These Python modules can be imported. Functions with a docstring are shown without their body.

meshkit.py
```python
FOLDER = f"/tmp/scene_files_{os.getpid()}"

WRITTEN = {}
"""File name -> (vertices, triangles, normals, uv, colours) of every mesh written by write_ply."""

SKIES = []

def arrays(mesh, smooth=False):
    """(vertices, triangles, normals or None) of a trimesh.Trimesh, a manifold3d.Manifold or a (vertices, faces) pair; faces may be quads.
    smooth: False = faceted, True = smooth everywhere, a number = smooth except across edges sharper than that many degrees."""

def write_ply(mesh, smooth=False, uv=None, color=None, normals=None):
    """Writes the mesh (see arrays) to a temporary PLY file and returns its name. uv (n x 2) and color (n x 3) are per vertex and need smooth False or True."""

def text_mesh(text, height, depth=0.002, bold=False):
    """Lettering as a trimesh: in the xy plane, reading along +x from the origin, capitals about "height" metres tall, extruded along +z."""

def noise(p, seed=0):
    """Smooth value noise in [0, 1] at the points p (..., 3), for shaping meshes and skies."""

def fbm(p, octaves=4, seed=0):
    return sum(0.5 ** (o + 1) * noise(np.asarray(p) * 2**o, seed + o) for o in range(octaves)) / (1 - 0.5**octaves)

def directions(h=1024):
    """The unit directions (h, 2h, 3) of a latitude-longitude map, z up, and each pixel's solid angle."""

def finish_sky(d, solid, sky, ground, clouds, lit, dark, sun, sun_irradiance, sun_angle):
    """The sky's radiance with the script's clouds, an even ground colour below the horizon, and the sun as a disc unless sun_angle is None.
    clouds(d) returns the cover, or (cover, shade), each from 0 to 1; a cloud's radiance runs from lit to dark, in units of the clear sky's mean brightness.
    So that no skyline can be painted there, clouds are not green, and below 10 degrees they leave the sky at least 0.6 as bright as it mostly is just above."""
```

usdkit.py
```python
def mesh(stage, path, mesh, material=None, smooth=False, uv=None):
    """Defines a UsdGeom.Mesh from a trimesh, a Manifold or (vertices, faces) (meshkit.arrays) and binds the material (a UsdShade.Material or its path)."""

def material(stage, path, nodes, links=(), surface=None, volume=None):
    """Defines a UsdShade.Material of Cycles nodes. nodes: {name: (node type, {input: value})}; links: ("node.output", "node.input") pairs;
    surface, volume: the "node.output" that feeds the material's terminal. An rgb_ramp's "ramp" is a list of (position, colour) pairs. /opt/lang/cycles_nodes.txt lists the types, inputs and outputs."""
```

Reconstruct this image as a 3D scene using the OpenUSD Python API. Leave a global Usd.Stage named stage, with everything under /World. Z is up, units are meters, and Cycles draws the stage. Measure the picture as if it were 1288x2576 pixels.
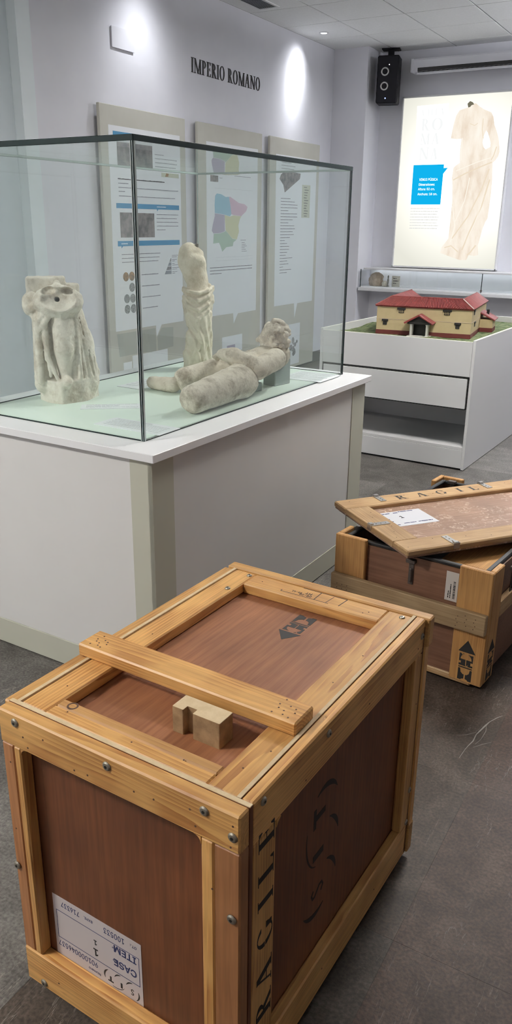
import math, random, numpy as np, trimesh, usdkit, meshkit
from shapely.geometry import Polygon, Point, box as sbox
from shapely import affinity
from shapely.ops import unary_union
from pxr import Usd, UsdGeom, UsdLux, UsdShade, Gf, Sdf
random.seed(7); np.random.seed(7)
stage = Usd.Stage.CreateInMemory()
UsdGeom.SetStageUpAxis(stage, 'Z'); UsdGeom.SetStageMetersPerUnit(stage, 1.0)
UsdGeom.Xform.Define(stage, '/World'); UsdGeom.Scope.Define(stage, '/World/Looks')

# ---------------------------------------------------------------- camera, light, exposure
EXPOSURE = 0.0
F_PX, YAW, PITCH, ROLL, CAM_Z = 2002.0, .5244, .3481, .0121, 1.46
cam = UsdGeom.Camera.Define(stage, '/World/camera')
cam.CreateHorizontalApertureAttr(36.0); cam.CreateVerticalApertureAttr(72.0)
cam.CreateFocalLengthAttr(36.0 * F_PX / 1288); cam.CreateClippingRangeAttr(Gf.Vec2f(.05, 100))
cam.CreateExposureAttr(EXPOSURE)
_fw = np.array([-math.sin(YAW)*math.cos(PITCH), math.cos(YAW)*math.cos(PITCH), -math.sin(PITCH)])
_r = np.array([math.cos(YAW), math.sin(YAW), 0]); _u = np.cross(_r, _fw)
_r, _u = math.cos(ROLL)*_r + math.sin(ROLL)*_u, -math.sin(ROLL)*_r + math.cos(ROLL)*_u
cam.AddTransformOp().Set(Gf.Matrix4d(*[float(v) for v in (*_r, 0, *_u, 0, *(-_fw), 0, 0, 0, CAM_Z, 1)]))
CEIL = 3.1286
# unseen light panels outside the frame; hung ones added to brighten ceiling and back: x, y, drop below the ceiling, power down, power up, colour
WARM, NEUT, COOL = (1., .955, .89), (1., .965, .91), (.935, .955, 1.)
PANELS = [(-2.83, -.83, 0, 200, 0, WARM), (-.73, 3.98, .28, 66, 118, NEUT), (-.43, 7.57, .22, 72, 235, COOL)]
SPOTS = [(-3.735, 7.609, 17), (-3.58, 5.12, 10)]
LAMP = (.95, .97, 1.0)
dome = UsdLux.DomeLight.Define(stage, '/World/ambient'); dome.CreateIntensityAttr(0.0)

# ---------------------------------------------------------------- materials
def mat(name, nodes, links=(), surface='p.BSDF'):
    return usdkit.material(stage, '/World/Looks/' + name, nodes, links, surface)
def plain(name, c, rough=.5, metal=0., spec=None, coat=0.):
    d = {'base_color': c, 'roughness': rough, 'metallic': metal}
    if spec is not None: d['specular_ior_level'] = spec
    if coat: d['coat_weight'] = coat
    return mat(name, {'p': ('principled_bsdf', d)})
def emit(name, c, s):
    return mat(name, {'e': ('emission', {'color': c, 'strength': s})}, surface='e.emission')
def mottled(name, c1, c2, scale, rough=.6, bump=0., detail=4, pos=(.35, .65), dist=.01, bscale=None):
    nodes = {'t': ('texture_coordinate', {}), 'n': ('noise_texture', {'scale': scale, 'detail': detail, 'roughness': .6}),
             'r': ('rgb_ramp', {'ramp': [(pos[0], c1), (pos[1], c2)]}), 'p': ('principled_bsdf', {'roughness': rough})}
    links = [('t.object', 'n.vector'), ('n.fac', 'r.fac'), ('r.color', 'p.base_color')]
    if bump:
        nodes['n2'] = ('noise_texture', {'scale': bscale or scale*5, 'detail': 4})
        nodes['b'] = ('bump', {'strength': bump, 'distance': dist})
        links += [('t.object', 'n2.vector'), ('n2.fac', 'b.height'), ('b.normal', 'p.normal')]
    return mat(name, nodes, links)
def pine(name, axis, light, dark, scale=78, rough=.42, dirt=.25):
    """Softwood: growth rings round a pith lying along the board, wandering with stretched noise; every board shifts by its own random."""
    sc = [1, 1, 1]; sc[axis] = .10
    sc2 = [14, 14, 14]; sc2[axis] = .8
    off = [.055, .05, .045]; off[axis] = 0
    dirs = 'xyz'[axis]
    nodes = {'t': ('texture_coordinate', {}), 'o': ('object_info', {}),
        'w1': ('white_noise_texture', {'dimensions': '1D'}),
        'wc': ('vector_math', {'math_type': 'multiply_add', 'vector2': tuple(.085 if k != axis else 3. for k in range(3)), 'vector3': tuple(-.03 if k != axis else 0. for k in range(3))}),
        'a': ('vector_math', {'math_type': 'add'}),
        'm': ('mapping', {'scale': tuple(sc)}),
        'n': ('noise_texture', {'scale': 9.0, 'detail': 2, 'roughness': .5}),
        'nm': ('vector_math', {'math_type': 'multiply_add', 'vector2': tuple(.05 if k != axis else 0. for k in range(3)), 'vector3': tuple(-.025 if k != axis else 0. for k in range(3))}),
        'ad': ('vector_math', {'math_type': 'add'}),
        'wv': ('wave_texture', {'wave_type': 'rings', 'rings_direction': dirs, 'profile': 'saw', 'scale': scale*.62, 'distortion': 1.2, 'detail': 2, 'detail_scale': 2.}),
        'r': ('rgb_ramp', {'ramp': [(0, light), (.45, tuple(.55*a+.45*b for a, b in zip(light, dark))), (.8, tuple(.25*a+.75*b for a, b in zip(light, dark))), (.97, dark), (1, light)]}),
        'm2': ('mapping', {'scale': tuple(sc2)}), 'n2': ('noise_texture', {'scale': 9., 'detail': 3}),
        'r2': ('rgb_ramp', {'ramp': [(.3, (.80, .76, .70)), (.7, (1.08, 1.06, 1.02))]}),
        'mx': ('mix_color', {'blend_type': 'multiply', 'fac': 1.0}),
        'n3': ('noise_texture', {'scale': 5., 'detail': 3}), 'r3': ('rgb_ramp', {'ramp': [(.35, (1, 1, 1)), (.75, (.72, .66, .6))]}),
        'mx2': ('mix_color', {'blend_type': 'multiply', 'fac': dirt}),
        'tone': ('map_range', {'from_min': 0., 'from_max': 1., 'to_min': .86, 'to_max': 1.1}),
        'hs': ('hsv', {'saturation': 1.0, 'fac': 1.0}), 'nf': ('noise_texture', {'scale': 11., 'detail': 1}), 'rf': ('map_range', {'from_min': .36, 'from_max': .66, 'to_min': .12, 'to_max': 1., 'clamp': True}), 'fd': ('mix_color', {'a': light}),
        'b': ('bump', {'strength': .15, 'distance': .002}), 'p': ('principled_bsdf', {'roughness': rough})}
    links = [('o.random', 'w1.w'), ('w1.color', 'wc.vector1'), ('wc.vector', 'a.vector1'), ('t.object', 'a.vector2'), ('a.vector', 'm.vector'),
        ('m.vector', 'n.vector'), ('n.color', 'nm.vector1'), ('nm.vector', 'ad.vector1'), ('m.vector', 'ad.vector2'), ('ad.vector', 'wv.vector'), ('a.vector', 'nf.vector'), ('nf.fac', 'rf.value'), ('rf.result', 'fd.fac'), ('r.color', 'fd.b'),
        ('wv.fac', 'r.fac'), ('t.object', 'm2.vector'), ('m2.vector', 'n2.vector'), ('n2.fac', 'r2.fac'), ('fd.result', 'mx.a'), ('r2.color', 'mx.b'),
        ('a.vector', 'n3.vector'), ('n3.fac', 'r3.fac'), ('mx.result', 'mx2.a'), ('r3.color', 'mx2.b'),
        ('o.random', 'tone.value'), ('tone.result', 'hs.value'), ('mx2.result', 'hs.color'), ('hs.color', 'p.base_color'),
        ('n2.fac', 'b.height'), ('b.normal', 'p.normal')]
    return mat(name, nodes, links)
PL, PD = (.75, .435, .155), (.44, .185, .052)
PINE = [pine('pine_' + 'xyz'[k], k, PL, PD) for k in range(3)]
REDP = pine('red_pine_z', 2, (.42, .195, .085), (.32, .135, .052), scale=70)
OL, OD = (.56, .38, .20), (.40, .235, .11)
ORP = [pine('orange_pine_' + 'xyz'[k], k, (.58, .33, .125), (.42, .20, .065), scale=70, rough=.55, dirt=.5) for k in range(3)]
GREYP = [pine('grey_pine_' + 'xyz'[k], k, (.44, .32, .185), (.33, .225, .125), scale=70, rough=.7, dirt=.8) for k in range(3)]
OLDP = [pine('worn_pine_' + 'xyz'[k], k, OL, OD, scale=60, rough=.6, dirt=.7) for k in range(3)]
def ply(name, axis, c1, c2, scuff=0.):
    sc = [26, 26, 26]; sc[axis] = 1.3
    nodes = {'t': ('texture_coordinate', {}), 'm': ('mapping', {'scale': tuple(sc)}), 'n': ('noise_texture', {'scale': 5., 'detail': 4}),
        'r': ('rgb_ramp', {'ramp': [(.3, c2), (.68, c1)]}), 'n2': ('noise_texture', {'scale': 5., 'detail': 3}),
        'r2': ('rgb_ramp', {'ramp': [(.3, (.74, .70, .70)), (.7, (1.12, 1.1, 1.08))]}), 'mx': ('mix_color', {'blend_type': 'multiply', 'fac': 1.}),
        'p': ('principled_bsdf', {'roughness': .5})}
    links = [('t.object', 'm.vector'), ('m.vector', 'n.vector'), ('n.fac', 'r.fac'), ('t.object', 'n2.vector'), ('n2.fac', 'r2.fac'), ('r.color', 'mx.a'), ('r2.color', 'mx.b')]
    out = 'mx.result'
    if scuff:
        nodes['n3'] = ('noise_texture', {'scale': 38., 'detail': 5, 'roughness': .7, 'distortion': 1.5}); nodes['r3'] = ('rgb_ramp', {'ramp': [(.52, (0, 0, 0)), (.64, (1, 1, 1))]})
        nodes['n4'] = ('noise_texture', {'scale': 7., 'detail': 2}); nodes['r4'] = ('rgb_ramp', {'ramp': [(.38, (0, 0, 0)), (.55, (1, 1, 1))]})
        nodes['mu'] = ('math', {'math_type': 'multiply'}); nodes['mx3'] = ('mix_color', {'b': (.62, .47, .36)})
        nodes['mu2'] = ('math', {'math_type': 'multiply', 'value2': scuff})
        links += [('t.object', 'n3.vector'), ('n3.fac', 'r3.fac'), ('t.object', 'n4.vector'), ('n4.fac', 'r4.fac'), ('r3.color', 'mu.value1'), ('r4.color', 'mu.value2'),
                  ('mu.value', 'mu2.value1'), ('mu2.value', 'mx3.fac'), ('mx.result', 'mx3.a')]
        out = 'mx3.result'
    links.append((out, 'p.base_color'))
    return mat(name, nodes, links)
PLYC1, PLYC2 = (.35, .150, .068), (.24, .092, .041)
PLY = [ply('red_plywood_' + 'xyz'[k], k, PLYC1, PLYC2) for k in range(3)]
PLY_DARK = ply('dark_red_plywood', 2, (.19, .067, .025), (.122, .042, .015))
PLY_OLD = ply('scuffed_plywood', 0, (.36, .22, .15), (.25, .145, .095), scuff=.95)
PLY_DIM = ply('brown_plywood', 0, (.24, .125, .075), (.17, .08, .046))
M = {
 'wall': mottled('wall_paint', (.73, .73, .785), (.76, .76, .81), 3., .85, .05, bscale=160, dist=.001),
 'wall_blue': mottled('wall_paint_cool', (.56, .62, .66), (.59, .65, .69), 3., .85),
 'pale_vein': plain('pale_vein', (.30, .28, .25), .5), 'wall_lit': mottled('wall_paint_lit', (.74, .80, .83), (.77, .83, .86), 3., .85),
 'tile': mottled('ceiling_tile', (.80, .81, .81), (.84, .85, .85), 60., .9),
 'grid': plain('ceiling_grid', (.10, .105, .105), .6),
 'black': plain('black_paint', (.012, .012, .013), .5),
 'ink': plain('black_ink', (.02, .018, .018), .7),
 'gasket': plain('black_rubber', (.015, .015, .016), .5),
 'white': plain('white_laminate', (.72, .72, .735), .38),
 'white_edge': plain('white_edge', (.86, .86, .80), .4),
 'slab': plain('slab_white', (.80, .81, .83), .3),
 'beige': mottled('plinth_beige', (.67, .665, .655), (.685, .68, .67), 4., .55),
 'sage': plain('plinth_sage_strip', (.50, .50, .42), .5),
 'panel': mottled('panel_beige', (.52, .51, .45), (.55, .54, .48), 5., .6),
 'panel_dark': plain('panel_darker_print', (.40, .41, .37), .6),
 'paper': plain('white_print', (.80, .82, .85), .6),
 'blue': plain('blue_print', (.04, .23, .42), .5),
 'photo': mottled('photo_print', (.10, .10, .11), (.33, .33, .33), 28., .5),
 'photo_dark': mottled('dark_photo_print', (.05, .045, .05), (.25, .22, .21), 22., .5),
 'grey_ink': plain('grey_ink', (.26, .28, .32), .7),
 'dim_ink': plain('dim_ink', (.15, .16, .18), .7), 'pale_ink': plain('pale_ink', (.60, .63, .66), .7),
 'm_blue': plain('map_blue', (.30, .50, .62), .6), 'm_pink': plain('map_pink', (.62, .45, .55), .6), 'm_mauve': plain('map_mauve', (.42, .38, .48), .6),
 'm_yellow': plain('map_yellow', (.60, .60, .40), .6), 'm_green': plain('map_green', (.40, .52, .43), .6), 'm_sand': plain('map_sand', (.55, .57, .46), .6),
 'coin_gold': mottled('coin_gold_print', (.10, .07, .05), (.38, .22, .09), 60., .5), 'coin_grey': mottled('coin_grey_print', (.09, .10, .10), (.32, .34, .35), 70., .5),
 'steel': plain('zinc_steel', (.62, .62, .62), .32, 1.), 'rust': plain('dull_steel', (.13, .11, .10), .5, .7),
 'bolt': plain('bolt_metal', (.36, .33, .27), .38, .85), 'screw_dark': plain('screw_recess', (.03, .028, .025), .5, .6),
 'nail': plain('nail_head', (.10, .05, .03), .6),
 'foam': plain('grey_foam', (.10, .10, .11), .9),
 'speaker': plain('speaker_black', (.008, .008, .011), .55, spec=.2), 'ring': plain('speaker_ring', (.55, .55, .53), .4),
 'grass': mottled('model_grass', (.045, .09, .028), (.21, .235, .12), 30., .95, .5, bscale=150),
 'villa': mottled('villa_plaster', (.49, .39, .225), (.54, .43, .25), 12., .8), 'villa_red': plain('villa_red_base', (.12, .020, .018), .6),
 'roof': mottled('villa_roof_red', (.165, .024, .022), (.225, .036, .032), 30., .6), 'villa_dark': plain('villa_dark_wood', (.012, .01, .009), .6),
 'pale': plain('villa_pale_stone', (.60, .58, .55), .6),
 'mat': plain('pale_green_base', (.76, .88, .80), .4), 'card': plain('card_paper', (.82, .86, .88), .5),
 'support': plain('grey_support', (.42, .47, .46), .5),
 'baseboard': plain('baseboard_dark', (.10, .10, .10), .5),
 'clay': mottled('clay', (.44, .34, .26), (.56, .45, .35), 30., .8), 'stone_dark': mottled('dark_stone', (.14, .13, .11), (.3, .28, .25), 40., .8),
 'tape': plain('barcode_paper', (.62, .58, .54), .5), 'label': plain('shipping_paper', (.56, .50, .49), .5), 'label2': plain('lid_paper', (.66, .67, .72), .5), 'navy': plain('navy_ink', (.03, .04, .12), .6),
 'endgrain': mottled('sawn_wood', (.62, .47, .28), (.70, .55, .35), 60., .7),
 'blockside': mottled('sawn_wood_side', (.26, .165, .085), (.42, .28, .15), 40., .6),
 'edge_glint': plain('case_corner_glint', (.60, .65, .64), .2),
 'glass_edge': plain('glass_edge_green', (.006, .017, .017), .3, spec=.25), 'glass_edge_pale': plain('glass_edge_pale', (.50, .58, .57), .15),
 'led': emit('led_panel', LAMP, 1.0), 'led_blue': emit('led_blue', (.12, .2, 1.), 12.), 'led_white': emit('led_white', (1, 1, 1), 3.),
}
def glass(name, tint, refl=1.):
    """A clear pane: see-through with a Schlick reflection that is the same from either side."""
    return mat(name, {'l': ('layer_weight', {'blend': .5}), 'w': ('math', {'math_type': 'power', 'value2': 5.}), 'm': ('math', {'math_type': 'multiply_add', 'value2': .96*refl, 'value3': .04*refl, 'use_clamp': True}),
        't': ('transparent_bsdf', {'color': tint}), 'g': ('glossy_bsdf', {'color': (1, 1, 1), 'roughness': 0.}), 'x': ('mix_closure', {})},
        [('l.facing', 'w.value1'), ('w.value', 'm.value1'), ('m.value', 'x.fac'), ('t.BSDF', 'x.closure1'), ('g.BSDF', 'x.closure2')], 'x.closure')
M['glass'] = glass('case_glass', (.962, .982, .977))
M['glass_clear'] = glass('vitrine_glass', (.95, .97, .97))
# old marble / limestone
def stone(name, c1, c2, stain, sscale=9.):
    return mat(name, {'t': ('texture_coordinate', {}), 'n': ('noise_texture', {'scale': 14., 'detail': 5, 'roughness': .65}), 'r': ('rgb_ramp', {'ramp': [(.32, c2), (.62, c1)]}),
        'n2': ('noise_texture', {'scale': sscale, 'detail': 6, 'roughness': .72}), 'r2': ('rgb_ramp', {'ramp': [(.47, (0, 0, 0)), (.66, (1, 1, 1))]}), 'mx': ('mix_color', {'b': stain}), 'mu': ('math', {'math_type': 'multiply', 'value2': .75}),
        'n3': ('noise_texture', {'scale': 110., 'detail': 4}), 'b': ('bump', {'strength': .5, 'distance': .004}), 'p': ('principled_bsdf', {'roughness': .7})},
        [('t.object', 'n.vector'), ('n.fac', 'r.fac'), ('t.object', 'n2.vector'), ('n2.fac', 'r2.fac'), ('r2.color', 'mu.value1'), ('mu.value', 'mx.fac'), ('r.color', 'mx.a'), ('mx.result', 'p.base_color'),
         ('t.object', 'n3.vector'), ('n3.fac', 'b.height'), ('b.normal', 'p.normal')])
M['stone1'] = stone('limestone_relief', (.84, .795, .70), (.68, .63, .54), (.44, .36, .26))
M['stone2'] = stone('marble_draped', (.86, .79, .665), (.75, .675, .55), (.54, .44, .30), 6.)
M['stone3'] = stone('marble_reclining', (.83, .76, .66), (.68, .605, .505), (.27, .21, .15), 13.)
# floor tiles: dark slate-like, fine mottling and thin pale scratches
def floor_mat(name, c1, c2, c3):
    """Slate-look tile: cloudy tones, fine speckle and thin pale scratches that come and go."""
    nodes = {'g': ('geometry', {}), 'n': ('noise_texture', {'scale': 6., 'detail': 6, 'roughness': .7, 'distortion': .6}), 'r': ('rgb_ramp', {'ramp': [(.30, c1), (.52, c2), (.72, c3)]}),
        'n4': ('noise_texture', {'scale': 130., 'detail': 3}), 'r4': ('rgb_ramp', {'ramp': [(.35, (.66, .66, .66)), (.68, (1.3, 1.3, 1.3))]}), 'mm': ('mix_color', {'blend_type': 'multiply', 'fac': 1., 'use_clamp_result': False}),
        'mx': ('mix_color', {'b': (.38, .34, .30)}), 'mxa': ('math', {'math_type': 'maximum'}), 'b': ('bump', {'strength': .25, 'distance': .002}), 'p': ('principled_bsdf', {'roughness': .52, 'specular_ior_level': .22})}
    links = [('g.position', 'n.vector'), ('n.fac', 'r.fac'), ('g.position', 'n4.vector'), ('n4.fac', 'r4.fac'), ('r.color', 'mm.a'), ('r4.color', 'mm.b'), ('mm.result', 'mx.a'), ('mx.result', 'p.base_color'), ('n4.fac', 'b.height'), ('b.normal', 'p.normal'), ('mxa.value', 'mx.fac')]
    for k, (sc, rot, wd, ms) in enumerate([((5., .8, 1.), .6, .0035, 2.3), ((15., 1.8, 1.), -.9, .007, 4.1)]):
        nodes.update({f'm{k}': ('mapping', {'scale': sc, 'rotation': (0, 0, rot), 'location': (3.1*k, 1.7, 0)}), f'v{k}': ('noise_texture', {'scale': 1.7, 'detail': 5, 'roughness': .6, 'distortion': .8}), f's{k}': ('math', {'math_type': 'subtract', 'value2': .5}), f'a{k}': ('math', {'math_type': 'absolute'}),
            f'w{k}': ('map_range', {'from_min': 0., 'from_max': wd, 'to_min': (.5, .45)[k], 'to_max': 0., 'clamp': True}), f'k{k}': ('noise_texture', {'scale': ms, 'detail': 3}), f'q{k}': ('map_range', {'from_min': .50, 'from_max': .62, 'to_min': 0., 'to_max': 1., 'clamp': True}), f'u{k}': ('math', {'math_type': 'multiply'})})
        links += [('g.position', f'm{k}.vector'), (f'm{k}.vector', f'v{k}.vector'), (f'v{k}.fac', f's{k}.value1'), (f's{k}.value', f'a{k}.value1'), (f'a{k}.value', f'w{k}.value'), ('g.position', f'k{k}.vector'), (f'k{k}.fac', f'q{k}.value'), (f'w{k}.result', f'u{k}.value1'), (f'q{k}.result', f'u{k}.value2'), (f'u{k}.value', f'mxa.value{k+1}')]
    return mat(name, nodes, links)
FLOORS = [floor_mat('slate_warm', (.040, .023, .017), (.080, .050, .038), (.130, .088, .069)), floor_mat('slate_grey', (.040, .031, .024), (.074, .059, .048), (.118, .098, .082)), floor_mat('slate_mid', (.040, .028, .021), (.074, .054, .042), (.120, .091, .073)), floor_mat('slate_far_sheen', (.095, .088, .080), (.155, .147, .138), (.21, .20, .19)), floor_mat('slate_grey_sheen', (.07, .065, .06), (.115, .108, .10), (.17, .16, .15))]  # the paler ones carry the far floor's grazing reflection in their colour
M['grout'] = plain('floor_joint', (.05, .038, .030), .8)

# ---------------------------------------------------------------- helpers
_names = {}
def numbered(parent, name):
    k = (parent, name); n = _names.get(k, 0); _names[k] = n + 1
    return name if n == 0 else f'{name}_{n:03d}'
def P(o): return str(o.GetPath()) if hasattr(o, 'GetPath') else str(o)
def tag(o, label=None, cat=None, group=None, kind=None):
    for k, v in (('label', label), ('category', cat), ('group', group), ('kind', kind)):
        if v: o.SetCustomDataByKey(k, v)
    return o
def thing(name, label, cat, loc=(0, 0, 0), rz=0., group=None, kind=None):
    x = UsdGeom.Xform.Define(stage, '/World/' + numbered('/World', name))
    x.AddTranslateOp().Set(Gf.Vec3d(*[float(v) for v in loc]))
    if rz: x.AddRotateZOp().Set(float(rz))
    return tag(x.GetPrim(), label, cat, group, kind)
def part(parent, name, mesh, m, smooth=False, label=None, kind=None, loc=None):
    pp = P(parent) if parent is not None else '/World'
    me = usdkit.mesh(stage, pp + '/' + numbered(pp, name), mesh, M[m] if isinstance(m, str) else m, smooth)
    if loc is not None: me.AddTranslateOp().Set(Gf.Vec3d(*[float(v) for v in loc]))
    return tag(me.GetPrim(), label, kind=kind)
def cbox(lo, hi, b=.002):
    lo, hi = np.minimum(lo, hi).astype(float), np.maximum(lo, hi).astype(float)
    if b <= 0: return trimesh.creation.box(bounds=[lo, hi])
    b = min(b, .45*float((hi-lo).min())); c, h = (lo+hi)/2, (hi-lo)/2
    v = []
    for s in np.ndindex(2, 2, 2):
        s = np.array(s)*2-1
        for k in range(3):
            d = h - b; d[k] = h[k]; v.append(c + s*d)
    return trimesh.convex.convex_hull(np.array(v))
def bx(parent, name, lo, hi, m, b=.002, **kw): return part(parent, name, cbox(lo, hi, b), m, **kw)
def board(parent, name, lo, hi, axis, mats=None, b=.003, **kw):
    lo, hi = np.minimum(lo, hi).astype(float), np.maximum(lo, hi).astype(float); c = (lo+hi)/2
    return part(parent, name, cbox(lo-c, hi-c, b), (mats or PINE)[axis], loc=c, **kw)
def frame(o, ex, ey):
    ex, ey = np.array(ex, float), np.array(ey, float); T = np.eye(4)
    T[:3, 0], T[:3, 1], T[:3, 2], T[:3, 3] = ex, ey, np.cross(ex, ey), o
    return T
def put(mesh, T):
    m = mesh.copy(); m.apply_transform(T); return m
def ext(shape, depth, T=None):
    gs = [g for g in getattr(shape, 'geoms', [shape]) if g.area > 1e-9]
    m = trimesh.util.concatenate([trimesh.creation.extrude_polygon(g, depth, engine='earcut') for g in gs])
    return put(m, T) if T is not None else m
def rect(x0, y0, x1, y1): return sbox(min(x0, x1), min(y0, y1), max(x0, x1), max(y0, y1))
def cyl(r, h, sec=20, T=None):
    m = trimesh.creation.cylinder(r, h, sections=sec); m.apply_translation([0, 0, h/2])
    return put(m, T) if T is not None else m
def lathe(prof, sec=28):
    return trimesh.creation.revolve(np.array(prof, float), sections=sec)
cat_ = trimesh.util.concatenate
def txt(s, h, depth=.0004, bold=False, sx=1.): 
    m = meshkit.text_mesh(s, h, depth, bold); m.apply_scale([sx, 1, 1]); return m
def words(rows, h, T, seed=0, depth=.0004, gap=.35):
    """Lines of print too small to read: rows (x0, y, x1), each broken into word-long dashes."""
    rg = random.Random(seed); out = []
    for x0, y, x1 in rows:
        x = x0
        while x < x1 - h*.4:
            w = min(h*rg.uniform(1.0, 4.5), x1-x); hh = h*rg.uniform(.75, 1.)
            out.append(rect(x, y, x+w, y+hh)); x += w + h*gap
    return ext(unary_union(out).buffer(0), depth, T)
# serif capitals, unit height
def glyph(c):
    th, tn, s = .135, .05, .035
    def stem(x, w=th, y0=0, y1=1): return [rect(x, y0, x+w, y1), rect(x-.06, 0, x+w+.06, s) if y0 == 0 else rect(x, y0, x+w, y0+.001), rect(x-.06, 1-s, x+w+.06, 1)]
    def diag(x0, y0, x1, y1, w): return [Polygon([(x0, y0), (x0+w, y0), (x1+w, y1), (x1, y1)])]
    def bowl(x, y0, y1, r, w=th*.95):
        cy, hh = (y0+y1)/2, (y1-y0)/2
        o = affinity.scale(Point(0, 0).buffer(1, 24), r, hh); i = affinity.scale(Point(0, 0).buffer(1, 24), r-w, hh-.035)
        return [affinity.translate(o.difference(i), x, cy).intersection(rect(x, y0, x+r+.1, y1))]
    if c == 'I': g, w = stem(.07), .28
    elif c == 'L': g, w = stem(.07) + [rect(.07, 0, .46, s), Polygon([(.46, 0), (.46, .22), (.43, .22), (.36, 0)])], .52
    elif c == 'E': g, w = stem(.07) + [rect(.07, 0, .46, s), rect(.07, 1-s, .44, 1), rect(.1, .49, .36, .52), Polygon([(.46, 0), (.46, .22), (.43, .22), (.36, 0)]), Polygon([(.44, 1), (.44, .8), (.41, .8), (.34, 1)]), rect(.34, .4, .36, .61)], .53
    elif c == 'F': g, w = stem(.07) + [rect(.07, 1-s, .44, 1), rect(.1, .49, .36, .52), Polygon([(.44, 1), (.44, .8), (.41, .8), (.34, 1)])], .5
    elif c == 'P': g, w = stem(.07) + bowl(.2, .46, 1, .27) + [rect(.1, .46, .2, .49), rect(.1, .97, .2, 1)], .53
    elif c == 'R': g, w = stem(.07) + bowl(.2, .48, 1, .25) + [rect(.1, .48, .22, .51), rect(.1, .97, .2, 1)] + diag(.41, 0, .2, .5, .14) + [rect(.4, 0, .62, s)], .6
    elif c == 'O': g, w = [affinity.translate(affinity.scale(Point(0, 0).buffer(1, 32), .29, .515).difference(affinity.scale(Point(0, 0).buffer(1, 32), .17, .475)), .33, .5)], .68
    elif c == 'G': g, w = [affinity.translate(affinity.scale(Point(0, 0).buffer(1, 32), .29, .515).difference(affinity.scale(Point(0, 0).buffer(1, 32), .18, .475)), .33, .5).difference(rect(.42, .42, .8, .75)), rect(.46, .05, .57, .42)], .66
    elif c == 'M': g, w = [rect(.09, 0, .09+tn, 1), rect(.02, 0, .22, s), rect(.0, 1-s, .2, 1)] + diag(.4, 0, .06, 1, .14) + diag(.44, 0, .66, 1, tn) + [rect(.64, 0, .77, 1), rect(.58, 0, .83, s), rect(.66, 1-s, .83, 1)], .86
    elif c == 'N': g, w = [rect(.09, 0, .09+tn, 1), rect(.02, 0, .22, s), rect(.0, 1-s, .2, 1)] + diag(.5, 0, .06, 1, .15) + [rect(.56, 0, .56+tn, 1), rect(.49, 1-s, .68, 1)], .7
    elif c == 'A': g, w = diag(.43, 0, .24, 1, .15) + diag(.05, 0, .27, 1, tn) + [rect(.14, .32, .46, .355), rect(.0, 0, .17, s), rect(.36, 0, .66, s)], .67
    elif c == 'V': g, w = diag(.24, 0, .04, 1, .14) + diag(.3, 0, .5, 1, tn) + [rect(-.02, 1-s, .25, 1), rect(.42, 1-s, .62, 1)], .62
    elif c == 'S': g, w = [LineS([(.44, .82), (.3, .96), (.12, .86), (.12, .7), (.4, .34), (.4, .14), (.24, .04), (.06, .18)], .09)], .52
    elif c == 'T': g, w = stem(.22) + [rect(.02, 1-s, .56, 1), Polygon([(.02, 1), (.02, .8), (.05, .8), (.12, 1)]), Polygon([(.56, 1), (.56, .8), (.53, .8), (.46, 1)])], .6
    else: return None, .3
    return unary_union([x.buffer(.001) for x in g]), w
def LineS(pts, w):
    from shapely.geometry import LineString
    return LineString(pts).buffer(w/2, cap_style=2)
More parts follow.
